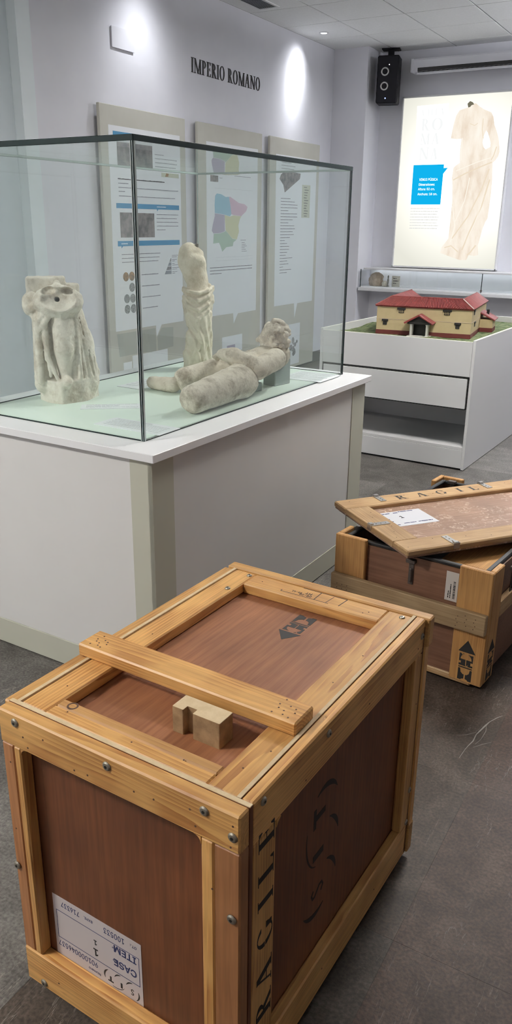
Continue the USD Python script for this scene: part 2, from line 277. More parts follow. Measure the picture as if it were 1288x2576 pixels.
def arc(cx, cy, rx, ry, a0, a1, w0, w1, n=24):
    """A tapering arc stroke."""
    t = np.radians(np.linspace(a0, a1, n)); k = np.sin(np.linspace(0, np.pi, n))
    w = w0 + (w1-w0)*k
    o = [(cx+(rx+ww/2)*math.cos(a), cy+(ry+ww/2)*math.sin(a)) for a, ww in zip(t, w)]; i = [(cx+(rx-ww/2)*math.cos(a), cy+(ry-ww/2)*math.sin(a)) for a, ww in zip(t, w)]
    return Polygon(o+i[::-1]).buffer(0)

# ---------------------------------------------------------------- room
XW, YB, XR, YF = -3.976, 8.73, 4.4, -2.8
fl = tag(UsdGeom.Xform.Define(stage, '/World/floor').GetPrim(), kind='structure')
bx(fl, 'screed', (XW-.1, YF-.1, -.05), (XR+.1, YB+.1, -.0006), 'grout', 0)
TS, rg = .6066, random.Random(3)
for i in range(-6, 8):
    for j in range(-12, 8):
        x0, y0 = -.387+i*TS, 4.32+j*TS
        lo = (max(x0+.0002, XW), max(y0+.0002, YF), -.0006); hi = (min(x0+TS-.0002, XR), min(y0+TS-.0002, YB), 0)
        if hi[0]-lo[0] < .02 or hi[1]-lo[1] < .02: continue
        k = 4 if x0 < -1.0 and j < -2 else 0 if (i >= 0 and j < -3) else rg.choice([1, 2, 2]) if j < -2 else rg.choice([1, 4, 4]) if j < -1 else rg.choice([3, 3, 4])  # rows grade paler with distance: grazing reflection as tile colour; left tiles greyer
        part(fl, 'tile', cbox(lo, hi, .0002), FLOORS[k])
def taper(pts, w0, w1, w2):
    p = np.array(pts, float); n = len(p); t_ = np.gradient(p, axis=0); t_ /= np.linalg.norm(t_, axis=1)[:, None]; nn = np.stack([-t_[:, 1], t_[:, 0]], -1)
    q = np.linspace(0, 1, n); w = np.interp(q, [0, .35, 1], [w0, w1, w2])*(1+.35*np.sin(np.arange(n)*2.3)); return Polygon(list(p+nn*w[:, None]/2)+list((p-nn*w[:, None]/2)[::-1])).buffer(0)
for pts, a_, b_, c_ in [([(-.396, 2.261), (-.408, 2.241), (-.422, 2.208), (-.428, 2.182), (-.435, 2.146), (-.44, 2.12), (-.439, 2.083), (-.445, 2.052), (-.448, 2.03), (-.451, 1.982)], .001, .0045, .0008), ([(-.426, 2.185), (-.419, 2.151), (-.421, 2.103), (-.429, 2.071)], .0006, .0014, .0006), ([(-.39, 2.104), (-.409, 2.083), (-.43, 2.052)], .0006, .0012, .0006), ([(-.443, 2.132), (-.464, 2.105), (-.489, 2.085)], .0006, .0012, .0006)]:
    part(fl, 'vein', ext(taper(pts, a_, b_, c_), .0002, frame((0, 0, 0), (1, 0, 0), (0, 1, 0))), 'pale_vein')
ce = tag(UsdGeom.Xform.Define(stage, '/World/ceiling').GetPrim(), kind='structure')
bx(ce, 'slab', (XW-.1, YF-.1, CEIL+.012), (XR+.1, YB+.1, CEIL+.1), 'grid', 0)
GX, GY = -3.4282, 6.6766
def tile_has(x, y, x0, y0): return x0 <= x < x0+.6 and y0 <= y < y0+.6
for i in range(-1, 14):
    for j in range(-16, 4):
        x0, y0 = GX+.6*i, GY+.6*j
        lo = (max(x0+.004, XW), max(y0+.004, YF), CEIL); hi = (min(x0+.596, XR), min(y0+.596, YB), CEIL+.012)
        if hi[0]-lo[0] < .02 or hi[1]-lo[1] < .02: continue
        if any(q[2] == 0 and tile_has(q[0], q[1], x0, y0) for q in PANELS): continue
        part(ce, 'tile', cbox(lo, hi, .003), 'tile')
def wall(name, lo, hi, m='wall'):
    return tag(part(None, name, trimesh.creation.box(bounds=[np.minimum(lo, hi), np.maximum(lo, hi)]), m), kind='structure')
wall('wall_left', (XW-.1, YF, 0), (XW, YB, CEIL))
wall('wall_back', (XW, YB, 0), (XR, YB+.1, CEIL))
wall('wall_right', (XR, YF, 0), (XR+.1, YB, CEIL))
wall('wall_front', (XW, YF-.1, 0), (XR, YF, CEIL))
wall('wall_corner_pillar', (XW, 8.352, 0), (-3.597, YB, CEIL))
wall('wall_near_pillar', (XW, 3.885, 0), (-3.9, 4.0, CEIL), 'wall_lit')  # pillar tone raised: the lit room face is painted in
wall('wall_left_near', (XW-.05, YF, 0), (XW+.003, 3.885, CEIL), 'wall_blue')
tag(bx(None, 'baseboard_left', (XW, 4.0, 0), (XW+.014, 8.352, .115), 'baseboard', .003), kind='structure')

# ---------------------------------------------------------------- ceiling lamps
for k, (x, y, drop, dn, up, col) in enumerate(PANELS):
    t = thing('ceiling_led_panel', 'square white ceiling light panel' + (' added on two thin rods to brighten the room' if drop else ' set flush into the tiles'), 'ceiling light', (x, y, CEIL-.004-drop), group='added light panels out of shot' if drop else None)
    part(t, 'frame', ext(rect(-.298, -.298, .298, .298).difference(rect(-.28, -.28, .28, .28)), .024), 'white')
    part(t, 'diffuser', trimesh.creation.box(bounds=[(-.28, -.28, .004), (.28, .28, .010)]), emit(f'led_panel_down_{k}', col, dn))
    if drop:
        part(t, 'upper_diffuser', trimesh.creation.box(bounds=[(-.28, -.28, .014), (.28, .28, .020)]), emit(f'led_uplight_added_{k}', col, up))  # added upward glow that lifts the ceiling brightness
        for s_ in (-1, 1): part(t, 'rod', put(cyl(.004, drop, 8), frame((s_*.289, 0, .02), (1, 0, 0), (0, 1, 0))), 'white')
for k, (x, y, pw) in enumerate(SPOTS):
    t = thing('ceiling_downlight', ['small round glowing recessed downlight in the ceiling near the back pillar', 'small round recessed downlight in the ceiling above the first info panel'][k], 'downlight', (x, y, CEIL))
    part(t, 'trim_ring', lathe([(.030, 0), (.030, -.006), (.044, -.004), (.046, 0)], 32), 'white', 40)
    part(t, 'lamp', put(cyl(.030, .002, 28), frame((0, 0, -.003), (1, 0, 0), (0, 1, 0))), emit(f'downlight_{k}', (.96, .97, 1.), 14.))
    for q, (ang, wt) in enumerate([[(15, .8), (24, .7), (36, .5), (52, .3)], [(34, .5), (46, .5), (60, .45)]][k]):   # beam and wider field of the reflector
        L = UsdLux.SphereLight.Define(stage, P(t) + f'/bulb_{q}')
        L.CreateRadiusAttr(.028); L.CreateIntensityAttr(pw*60.*wt); L.CreateColorAttr(Gf.Vec3f(*LAMP))
        sh = UsdLux.ShapingAPI.Apply(L.GetPrim()); sh.CreateShapingConeAngleAttr(float(ang)); sh.CreateShapingConeSoftnessAttr(1.0)
        L.AddTranslateOp().Set(Gf.Vec3d(0, 0, -.03)); L.AddRotateXYZOp().Set(Gf.Vec3f([-13., 0.][k], [28., 24.][k], 0.))
t = thing('ceiling_vent', 'white slotted air vent grille in the ceiling beside the left wall', 'air vent', (-3.745, 6.29, CEIL))
part(t, 'frame', ext(rect(-.10, -.31, .10, .30).difference(rect(-.08, -.29, .08, .28)), .006, frame((0, 0, -.006), (1, 0, 0), (0, 1, 0))), 'tile')
bx(t, 'dark_slot', (-.08, -.29, -.001), (.08, .28, .0), 'black', 0)
for k in range(9):
    x = -.072 + k*.018
    part(t, 'slat', put(trimesh.creation.box([.013, .57, .002]), trimesh.transformations.rotation_matrix(.5, [0, 1, 0], [0, 0, 0])), M['support'], loc=(x, -.005, -.005))

# ---------------------------------------------------------------- left wall: plate, lettering, info panels
LW = lambda x, y=0., z=0.: frame((x, y, z), (0, 1, 0), (0, 0, 1))
t = thing('wall_cover_plate', 'flat white rectangular cover plate high on the left wall', 'cover plate', (XW, 4.945, 2.642))
bx(t, 'box', (0, -.118, -.062), (.009, .118, .062), 'wall', .002)
bx(t, 'lid', (.009, -.121, -.065), (.013, .121, .065), 'wall', .001)
t = thing('wall_lettering', 'black serif capitals IMPERIO ROMANO mounted on the left wall', 'lettering', (XW, 5.78, 2.562))
x, H = 0., .103
gl = [glyph(c) for c in 'IMPERIO ROMANO']; tot = sum(w+.03 for _, w in gl); kx = 1.078/(tot*H)
for g, w in gl:
    if g is not None: part(t, 'letter', ext(affinity.scale(g, H*kx, H, origin=(0, 0)), .004, LW(0.0005, x, 0)), 'ink')
    x += (w+.03)*H*kx
FX = XW + .056            # panel face
def info_panel(y0, y1, label):
    t = thing('info_panel', label, 'information panel', (XW, y0, 0))
    w = y1-y0
    bx(t, 'board', (.03, 0, .03), (.056, w, 2.212), 'panel', .003)
    bx(t, 'batten', (0, .06, .12), (.03, .12, 2.0), 'white'); bx(t, 'batten', (0, w-.12, .12), (.03, w-.06, 2.0), 'white')
    def pr(name, shape, m, layer=1, **kw): return part(t, name, ext(affinity.translate(shape, -y0, 0), .0006*layer, LW(.0558)), m, **kw)
    def ln(name, rows, h, m, layer=3, seed=0): return part(t, name, words([(a-y0, b, c-y0) for a, b, c in rows], h*.72, LW(.0558), seed, .0006*layer), m, kind='stuff')
    return t, pr, ln
# panel 1
t, pr, ln = info_panel(4.604, 5.606, 'beige information panel with three blue bands, coins and photos, left one on the wall')
pr('sheet', Polygon([(4.69, 2.085), (5.53, 2.085), (5.535, .69), (5.235, .69), (5.163, .60), (5.158, .69), (4.67, .69)]), 'paper')
pr('blue_band', rect(4.735, 2.012, 5.5, 2.05), 'blue', 2); pr('blue_band', unary_union([rect(4.738, 1.55, 5.504, 1.584), Polygon([(5.215, 1.552), (5.235, 1.552), (5.217, 1.535)])]), 'blue', 2); pr('blue_band', unary_union([rect(4.736, 1.291, 5.502, 1.327), Polygon([(4.775, 1.292), (4.795, 1.292), (4.777, 1.276)])]), 'blue', 2)
pr('photo', rect(4.768, 1.843, 4.955, 1.954), 'photo', 2); pr('photo', rect(4.965, 1.835, 5.176, 1.954), 'photo', 2)
pr('photo', rect(4.773, 1.351, 4.955, 1.522), 'photo_dark', 2); pr('photo', rect(4.965, 1.35, 5.178, 1.521), 'photo_dark', 2)
pr('map', rect(5.284, 1.782, 5.507, 1.812), 'm_sand', 2); pr('map_spot', Polygon([(5.33, 1.785), (5.37, 1.787), (5.375, 1.808), (5.345, 1.81)]), 'coin_gold', 3)
ln('text_lines', [(5.212, 1.897, 5.319), (5.206, 1.868, 5.486), (4.77, 1.714, 4.883), (4.771, 1.686, 5.495), (4.772, 1.660, 4.841), (4.771, 1.630, 5.452)] + [(5.208, 1.511-.0275*k, [5.489, 5.471, 5.487, 5.486, 5.316][k]) for k in range(5)] + [(4.774, 1.231-.0275*k, [5.24, 5.23, 5.213][k]) for k in range(3)], .008, 'grey_ink', seed=1)
ln('bold_line', [(4.768, 1.742, 5.32)], .010, 'ink', seed=2)
ln('band_title', [(5.215, 1.565, 5.33), (4.775, 1.305, 4.85)], .009, 'paper', seed=3)
ln('coin_caption', [(4.999, 1.079, 5.208), (5.0, .996, 5.22), (4.999, .914, 5.232), (4.999, .832, 5.19)], .009, 'grey_ink', seed=4)
for k, (a, b, m) in enumerate([(4.812, 1.076, 'coin_gold'), (4.881, 1.077, 'coin_gold'), (4.879, .997, 'coin_grey'), (4.814, .918, 'coin_grey'), (4.884, .917, 'coin_grey'), (4.814, .842, 'coin_grey'), (4.887, .842, 'coin_grey')]):
    pr('coin_print', affinity.translate(Point(0, 0).buffer(.0325, 16), a, b), m, 3)
for k in range(4):
    z0, z1 = 1.072+k*.031, 1.072+k*.031+.026; f = lambda z: 5.293+(z-1.072)*.087/.123
    pr('pyramid_step', Polygon([(f(z0), z0), (5.382, z0), (5.382, z1), (min(f(z1), 5.38), z1)]), 'photo' if k % 2 else 'grey_ink', 3)
ln('pyramid_caption', [(5.394, 1.074+k*.031+j*.012, 5.40+.03*(1+(k+j) % 3)) for k in range(5) for j in range(2)], .006, 'grey_ink', seed=5)
pr('bubble', Polygon([(5.235, .665), (5.39, .655), (5.385, .50), (5.179, .49), (5.176, .60)]), 'panel_dark', 1); pr('bubble', Polygon([(4.68, .67), (5.15, .67), (5.155, .48), (5.0, .50), (4.70, .50)]), 'panel_dark', 1)
pr('lower_sheet', rect(4.85, .30, 5.303, .49), 'paper', 2); pr('lower_sheet', rect(4.74, .28, 4.84, .45), 'paper', 2)
# panel 2
t, pr, ln = info_panel(5.780, 6.809, 'beige information panel with a coloured map of the Iberian peninsula, middle one on the wall')
pr('sheet', Polygon([(5.90, 2.08), (6.735, 2.08), (6.725, .683), (6.40, .68), (6.327, .595), (6.316, .687), (5.893, .69)]), 'paper')
mp = Polygon([(6.027, 1.673), (6.053, 1.693), (6.122, 1.689), (6.192, 1.669), (6.264, 1.674), (6.346, 1.647), (6.411, 1.626), (6.506, 1.619), (6.56, 1.597), (6.536, 1.559), (6.469, 1.526), (6.431, 1.498), (6.403, 1.442), (6.413, 1.386), (6.376, 1.321), (6.32, 1.298), (6.31, 1.266), (6.2, 1.258), (6.137, 1.223), (6.101, 1.278), (6.084, 1.297), (5.992, 1.291), (6.002, 1.369), (5.972, 1.396), (5.99, 1.449), (6.021, 1.516), (6.017, 1.603)])
zones = [('m_blue', Polygon([(5.9, 1.8), (6.20, 1.8), (6.27, 1.6), (6.285, 1.53), (6.26, 1.512), (6.174, 1.525), (5.9, 1.545)])), ('m_pink', Polygon([(6.20, 1.8), (6.7, 1.8), (6.7, 1.50), (6.32, 1.524), (6.285, 1.53), (6.27, 1.6)])),
         ('m_mauve', Polygon([(5.9, 1.545), (6.174, 1.525), (6.18, 1.39), (6.1, 1.375), (5.9, 1.37)])), ('m_yellow', Polygon([(6.174, 1.525), (6.26, 1.512), (6.32, 1.524), (6.7, 1.50), (6.5, 1.31), (6.30, 1.33), (6.19, 1.40)])), ('m_green', Polygon([(5.9, 1.37), (6.1, 1.375), (6.18, 1.39), (6.19, 1.40), (6.30, 1.33), (6.5, 1.31), (6.3, 1.1), (5.9, 1.1)]))]
for m, z in zones: pr('map_region', mp.intersection(z).buffer(-.0012), m, 2)
pr('upper_map', Polygon([(5.97, 1.90), (6.0, 1.96), (6.03, 1.997), (6.2, 2.0), (6.381, 1.995), (6.42, 1.93), (6.465, 1.868), (6.38, 1.85), (6.184, 1.84), (6.0, 1.85)]), 'm_sand', 2); pr('upper_map_zone', Polygon([(5.972, 1.90), (6.0, 1.958), (6.1, 1.95), (6.167, 1.93), (6.18, 1.845), (6.0, 1.852)]), 'm_mauve', 3)
pr('dark_square', rect(5.957, 1.781, 6.075, 1.83), 'photo_dark', 3)
ln('text_lines', [(5.94, 1.092, 6.647), (5.94, 1.067, 6.647), (5.94, 1.042, 6.126)], .008, 'dim_ink', seed=6)
ln('thin_lines', [(6.336, 1.839, 6.609), (6.097, 1.812, 6.14), (6.442, 1.314, 6.53)] + [(6.46, 1.292-.0145*k, 6.51+.02*(k % 3)) for k in range(6)], .006, 'grey_ink', seed=7)
for z in (1.732, 1.177, 1.15): pr('rule', rect(6.03, z, 6.65, z+.002), 'pale_ink', 3)
pr('lower_sheet', rect(6.128, .34, 6.476, .488), 'paper', 2); pr('lower_picture', rect(6.21, .34, 6.35, .405), 'm_mauve', 3)
# panel 3
t, pr, ln = info_panel(6.955, 7.986, 'beige information panel with an angular ruin picture and long text, right one on the wall')
pr('sheet', Polygon([(7.07, 2.068), (7.925, 2.068), (7.92, .684), (7.58, .684), (7.524, .537), (7.507, .687), (7.084, .688)]), 'paper')
pr('ruin_picture', Polygon([(7.171, 1.897), (7.25, 1.93), (7.576, 1.925), (7.562, 1.875), (7.254, 1.741), (7.223, 1.807), (7.146, 1.856)]), 'photo_dark', 2)
pr('index_column', rect(7.617, 1.517, 7.797, 1.825), 'm_sand', 2)
ln('index_text', [(7.66+.01*(k % 2), 1.80-.0245*k, 7.72+.012*((k*7) % 4)) for k in range(12)], .009, 'ink', 3, 8)
E3 = [7.373, 7.465, 7.524, 7.526, 7.334, 7.518, 7.526, 7.429, 7.34, 7.467, 7.481, 7.436, 7.461, 7.382, 7.276, 7.322, 7.369, 7.371, 7.327, 7.3, 7.439, 7.331, 7.361, 7.249, 7.422, 7.331]
ln('text_lines', [(7.18, 1.685-.0275*k, e) for k, e in enumerate(E3)], .0075, 'dim_ink', seed=9)
ln('heading_lines', [(7.2, 1.99, 7.36), (7.2, 1.965, 7.6)], .010, 'grey_ink', seed=10)
pr('lower_sheet', rect(7.31, .06, 7.655, .48), 'paper', 2)
rg = random.Random(5)
pr('sketch', unary_union([affinity.translate(Point(0, 0).buffer(rg.uniform(.012, .03), 6), 7.49+rg.uniform(-.05, .06)+.05*(k > 6), .17+.022*k*.6) for k in range(12)]).buffer(.001), 'photo', 3)

# ---------------------------------------------------------------- back wall: speaker, screen, light box, vitrine
BW = lambda x, y, z: frame((x, y, z), (1, 0, 0), (0, 0, 1))
t = thing('loudspeaker', 'black box loudspeaker with two pale rings hung under the ceiling by the pillar', 'loudspeaker', (-3.425, 8.50, 2.615), 14)
bx(t, 'cabinet', (-.108, -.10, 0), (.108, .10, .43), 'speaker', .012)
for z in (.155, .285):
    part(t, 'driver_ring', put(lathe([(.026, 0), (.027, .007), (.036, .008), (.040, 0)], 32), frame((-.028, -.1, z), (1, 0, 0), (0, 0, 1))), 'ring', 40)
    part(t, 'driver_cone', put(lathe([(.0, .002), (.012, .006), (.026, .001)], 24), frame((-.028, -.1, z), (1, 0, 0), (0, 0, 1))), 'speaker', 40)
part(t, 'status_light', put(cyl(.006, .003, 12), frame((-.012, -.1, .045), (1, 0, 0), (0, 0, 1))), 'led_blue')
part(t, 'tweeter_dot', put(cyl(.005, .003, 12), frame((.012, -.1, .345), (1, 0, 0), (0, 0, 1))), 'led_white')
bx(t, 'bracket', (-.03, .06, .43), (.03, .09, CEIL-2.615), 'speaker', .002); bx(t, 'bracket_plate', (-.09, .02, CEIL-2.615-.012), (.09, .14, CEIL-2.615), 'speaker', .002)
t = thing('projector_screen', 'white rolled projector screen housing with dark slot above the light box', 'projector screen', (-2.0, 8.62, 2.885))
prof = Polygon([(-.055, .02), (-.055, .12), (-.04, .135), (.11, .135), (.11, .045), (.0, .045), (.0, .02)])
part(t, 'housing', ext(prof, 2.42, frame((-1.2, 0, 0), (0, 1, 0), (0, 0, 1))), 'wall')
bx(t, 'slot', (-1.15, -.048, .012), (1.22, -.002, .0195), 'black', 0); bx(t, 'slot_face', (-1.15, -.0565, .02), (1.22, -.055, .052), 'black', 0)
bx(t, 'weight_bar', (-1.16, -.05, -.006), (1.22, -.02, .012), 'wall', .003)
bx(t, 'end_cap', (-1.225, -.058, .015), (-1.2, .11, .138), 'wall', .004)

t = thing('light_box', 'backlit white poster panel showing a headless draped statue on the back wall', 'light box', (-2.76, YB, 0))
def lb(x): return x + 2.76
bx(t, 'casing', (lb(-3.325), -.06, 1.025), (lb(-2.185), 0, 2.70), 'white', .003)
BOXL = 1.4
back = mat('lightbox_film', {'t': ('texture_coordinate', {}), 's': ('separate_xyz', {}), 'n': ('vector_math', {'math_type': 'distance', 'vector2': (.16, -.06, 1.95)}),
    'r': ('rgb_ramp', {'ramp': [(0, (1.0, 1.0, .98)), (.4, (.90, .895, .84)), (.78, (.70, .69, .62)), (1, (.58, .575, .51))]}), 'e': ('emission', {'strength': BOXL})}, [('t.object', 'n.vector1'), ('n.value', 'r.fac'), ('r.color', 'e.color')], 'e.emission')
part(t, 'film', ext(rect(lb(-3.308), 1.042, lb(-2.202), 2.683), .001, BW(0, -.06, 0)), back)
bx(t, 'frame_rail', (lb(-3.325), -.072, 1.025), (lb(-2.185), -.058, 1.042), 'white', .003); bx(t, 'frame_rail', (lb(-3.325), -.072, 2.683), (lb(-2.185), -.058, 2.70), 'white', .003)
bx(t, 'frame_post', (lb(-3.325), -.072, 1.025), (lb(-3.308), -.058, 2.70), 'white', .003); bx(t, 'frame_post', (lb(-2.202), -.072, 1.025), (lb(-2.185), -.058, 2.70), 'white', .003)
def lp(name, shape, m, layer=1, **kw): return part(t, name, ext(affinity.translate(shape, 2.76, 0), .0004*layer, BW(0, -.061, 0)), m, **kw)
lp('white_field', Polygon([(-3.163, 2.607), (-2.833, 2.615), (-2.82, 2.07), (-3.155, 2.07)]), emit('lb_white', (1, 1, 1), BOXL*.99), 1)
lp('blue_sign', Polygon([(-3.157, 2.05), (-2.831, 2.05), (-2.831, 2.014), (-2.788, 2.017), (-2.832, 1.962), (-2.835, 1.666), (-3.157, 1.666)]), emit('lb_blue', (.004, .33, .62), BOXL), 1)
INKP = emit('lb_pale_ink', (.70, .71, .71), BOXL*.95)
for s, x, z, h, sx in [('V', -3.11, 2.515, .055, 1.1), ('I', -3.045, 2.515, .055, 1.), ('L', -3.01, 2.515, .055, 1.), ('L', -2.965, 2.515, .055, 1.), ('A', -2.915, 2.515, .055, 1.1), ('R', -3.105, 2.375, .11, 1.35), ('O', -3.0, 2.375, .11, 1.75), ('M', -3.105, 2.243, .105, 1.15), ('A', -2.985, 2.243, .105, 1.25), ('N', -3.108, 2.10, .115, 1.35), ('A', -2.985, 2.10, .105, 1.2)]:
    g, w = glyph(s); lp('letter', affinity.translate(affinity.scale(g, h*sx, h, origin=(0, 0)), x, z), INKP, 2)
WHT = emit('lb_text_white', (1, 1, 1), BOXL)
for s, x, z, h in [('VENUS PÚDICA', -3.085, 1.897, .024), ('Dimensiones:', -3.087, 1.85, .022), ('Altura: 52 cm.', -3.09, 1.806, .022), ('Anchura: 18 cm.', -3.092, 1.757, .022)]:
    m = txt(s, h, .0008, True, .80 if s[0] == 'V' else .92); m.apply_translation([x+2.76, z, 0]); part(t, 'caption', put(m, BW(0, -.061, 0)), WHT)
part(t, 'text_lines', words([(lb(-3.155), 1.622-.0282*k, lb(-2.84-.01*(k % 3))) for k in range(8)], .009, BW(0, -.061, 0), 11, .0008), emit('lb_grey', (.62, .62, .60), BOXL*.9), kind='stuff')
ST = Polygon([(-2.629, 2.568), (-2.60, 2.60), (-2.556, 2.598), (-2.52, 2.57), (-2.47, 2.54), (-2.397, 2.511), (-2.372, 2.47), (-2.355, 2.40), (-2.325, 2.34), (-2.297, 2.27), (-2.275, 2.155), (-2.285, 2.11), (-2.31, 2.075), (-2.333, 2.054), (-2.32, 1.90), (-2.318, 1.75), (-2.326, 1.533), (-2.345, 1.50), (-2.367, 1.435), (-2.38, 1.36), (-2.392, 1.299), (-2.40, 1.27), (-2.385, 1.175), (-2.43, 1.165), (-2.484, 1.172), (-2.505, 1.121), (-2.573, 1.119), (-2.68, 1.15), (-2.791, 1.185), (-2.783, 1.24), (-2.745, 1.29), (-2.715, 1.331), (-2.712, 1.50), (-2.709, 1.678), (-2.722, 1.85), (-2.735, 1.92), (-2.728, 2.016), (-2.70, 2.04), (-2.667, 2.062), (-2.675, 2.17), (-2.67, 2.285), (-2.72, 2.283), (-2.782, 2.292), (-2.765, 2.42), (-2.745, 2.50), (-2.716, 2.544), (-2.67, 2.556)])
HOLE = Polygon([(-2.43, 2.352), (-2.41, 2.33), (-2.391, 2.285), (-2.372, 2.235), (-2.372, 2.20), (-2.417, 2.178), (-2.44, 2.20), (-2.455, 2.242), (-2.45, 2.30)])
skin = mat('lb_statue', {'t': ('texture_coordinate', {}), 'm': ('mapping', {'scale': (7., 1., 2.2), 'rotation': (0, -.28, 0)}), 'n': ('noise_texture', {'scale': 1.6, 'detail': 5, 'roughness': .6}), 'r': ('rgb_ramp', {'ramp': [(.30, (.60, .50, .40)), (.5, (.70, .63, .54)), (.70, (.74, .695, .62))]}), 'e': ('emission', {'strength': BOXL*.98})}, [('t.object', 'm.vector'), ('m.vector', 'n.vector'), ('n.fac', 'r.fac'), ('r.color', 'e.color')], 'e.emission')
lp('statue_print', ST.difference(HOLE), skin, 2)
lp('neck_break', Polygon([(-2.632, 2.566), (-2.642, 2.60), (-2.618, 2.622), (-2.59, 2.61), (-2.575, 2.59), (-2.60, 2.585), (-2.612, 2.57)]), emit('lb_dark', (.13, .12, .085), BOXL), 3)
FOLD = emit('lb_fold', (.62, .53, .41), BOXL); FOLD2 = emit('lb_fold_pale', (.73, .68, .60), BOXL)
for p, w, m in [([(-2.34, 2.06), (-2.45, 2.02), (-2.6, 1.96), (-2.72, 1.90)], .012, FOLD), ([(-2.36, 2.10), (-2.5, 2.06), (-2.7, 1.985)], .008, FOLD2), ([(-2.36, 2.0), (-2.42, 1.8), (-2.53, 1.55), (-2.68, 1.33)], .012, FOLD), ([(-2.345, 1.9), (-2.4, 1.65), (-2.5, 1.4), (-2.56, 1.22)], .014, FOLD), ([(-2.38, 1.75), (-2.45, 1.5), (-2.53, 1.3)], .008, FOLD2), ([(-2.7, 1.65), (-2.66, 1.45), (-2.69, 1.3)], .010, FOLD2),
                ([(-2.42, 1.27), (-2.47, 1.20), (-2.5, 1.17)], .014, FOLD), ([(-2.47, 2.46), (-2.47, 2.36), (-2.45, 2.28)], .007, FOLD), ([(-2.66, 2.29), (-2.66, 2.15), (-2.655, 2.08)], .008, FOLD2), ([(-2.60, 2.42), (-2.55, 2.40), (-2.52, 2.42)], .006, FOLD), ([(-2.31, 2.20), (-2.33, 2.12), (-2.35, 2.08)], .010, FOLD), ([(-2.55, 1.92), (-2.58, 1.7), (-2.66, 1.5)], .009, FOLD2), ([(-2.75, 1.24), (-2.68, 1.26), (-2.6, 1.2)], .010, FOLD)]:
    lp('fold_line', LineS(p, w).intersection(ST), m, 3)

t = thing('wall_vitrine', 'long white wall shelf with a low glass case under the light box', 'display shelf', (-3.58, 8.36, .78))
W_ = 2.6
bx(t, 'shelf_board', (0, 0, 0), (W_, .365, .035), 'white', .003); bx(t, 'top_board', (.03, .05, .222), (W_, .365, .238), 'white', .002)
bx(t, 'backboard', (0, .355, .035), (W_, .367, .222), 'slab', 0)
bx(t, 'glass_front', (.008, .03, .048), (W_, .034, .222), 'glass_clear', 0); bx(t, 'base_lining', (.008, .03, .035), (W_, .355, .048), 'slab', .001)
bx(t, 'strip_light', (.05, .30, .219), (W_-.02, .315, .2215), emit('vitrine_added_strip', COOL, 7.), 0)  # strip added to brighten the inside of the case
for x_ in (.008, 1.335): bx(t, 'glass_joint', (x_, .026, .035), (x_+.006, .036, .225), 'glass_edge', .001)
bx(t, 'joint_clip', (1.33, .02, .048), (1.347, .036, .068), 'rust', .002)
def rock(name, label, loc, r, m, seed, cat, squash=(1, 1, 1)):
    s = trimesh.creation.icosphere(4); v = np.array(s.vertices); d = .72+.56*meshkit.fbm(v*1.4+seed*7.3, 4, seed)
    v = v*d[:, None]*np.array(squash)*r; v[:, 2] = np.maximum(v[:, 2], -.72*r*squash[2]); v[:, 2] -= v[:, 2].min()
    o = part(None, name, trimesh.Trimesh(v, s.faces, process=False), m, True, loc=loc); tag(o, label, cat); return o
rock('pottery_fragment', 'rounded buff pottery fragment at the left end of the wall shelf case', (-3.435, 8.52, .828), .084, 'clay', 3, 'pottery fragment')
rock('stone_fragment', 'small pale stone lump beside the pottery fragment in the wall case', (-3.322, 8.49, .828), .034, 'stone1', 5, 'stone fragment')
t = thing('bronze_figurine', 'thin dark upright figurine in the wall case beside the pottery', 'figurine', (-3.275, 8.46, .828))
part(t, 'figure', lathe([(0, 0), (.016, 0), (.014, .008), (.006, .02), (.009, .05), (.012, .07), (.006, .085), (.009, .10), (.007, .115), (0, .12)], 16), 'stone_dark', 40)
t = thing('caption_block', 'small pale printed card with specks standing beside the dark figurine in the wall case', 'card', (-3.215, 8.53, .828))
bx(t, 'card', (-.045, 0, 0), (.045, .012, .11), 'stone1', .002); part(t, 'speck_print', words([(-.03, .03+.025*k, .01+.02*(k % 2)) for k in range(3)], .008, BW(0, 0, 0), 4), 'ink', kind='stuff')

# ---------------------------------------------------------------- white display cabinet and model villa
t = thing('display_cabinet', 'low white cabinet with drawer and open shelf carrying the model villa', 'cabinet', (-1.287, 4.832, 0), -2.0)
CD = 1.5
bx(t, 'side_panel', (-.018, 0, .004), (0, CD, .812), 'white', .001); bx(t, 'side_panel', (-1.05, 0, .004), (-1.032, CD, .812), 'white', .001)
bx(t, 'back_panel', (-1.032, CD-.018, .004), (-.018, CD, .812), 'white', .001)
bx(t, 'edge_strip', (-.018, 0, .812), (0, CD, .8135), 'white_edge', 0); bx(t, 'edge_strip', (-1.05, 0, .812), (-1.032, CD, .8135), 'white_edge', 0); bx(t, 'edge_strip', (-1.03, .003, .801), (-.02, .02, .8025), 'white_edge', 0)
bx(t, 'front_panel', (-1.031, .003, .592), (-.019, .021, .801), 'white', .001)
bx(t, 'top_deck', (-1.032, .021, .735), (-.018, CD-.018, .755), 'white', 0)
bx(t, 'shadow_gap_rail', (-1.031, .012, .575), (-.019, .03, .592), 'black', 0); bx(t, 'shadow_gap_post', (-.034, .012, .39), (-.018, .03, .592), 'black', 0); bx(t, 'shadow_gap_post', (-1.032, .012, .39), (-1.02, .03, .592), 'black', 0)
d = bx(t, 'drawer', (-1.02, .0, .394), (-.032, .018, .578), 'white', .001)
bx(t, 'drawer_bottom', (-1.02, .012, .386), (-.03, .55, .394), 'black', 0)
bx(t, 'shelf', (-1.032, .003, .132), (-.018, .62, .150), 'white', .001); bx(t, 'divider', (-1.032, .602, .15), (-.018, .62, .59), 'white', 0)
bx(t, 'kick_panel', (-1.032, .002, .012), (-.018, .02, .131), 'white', .001)
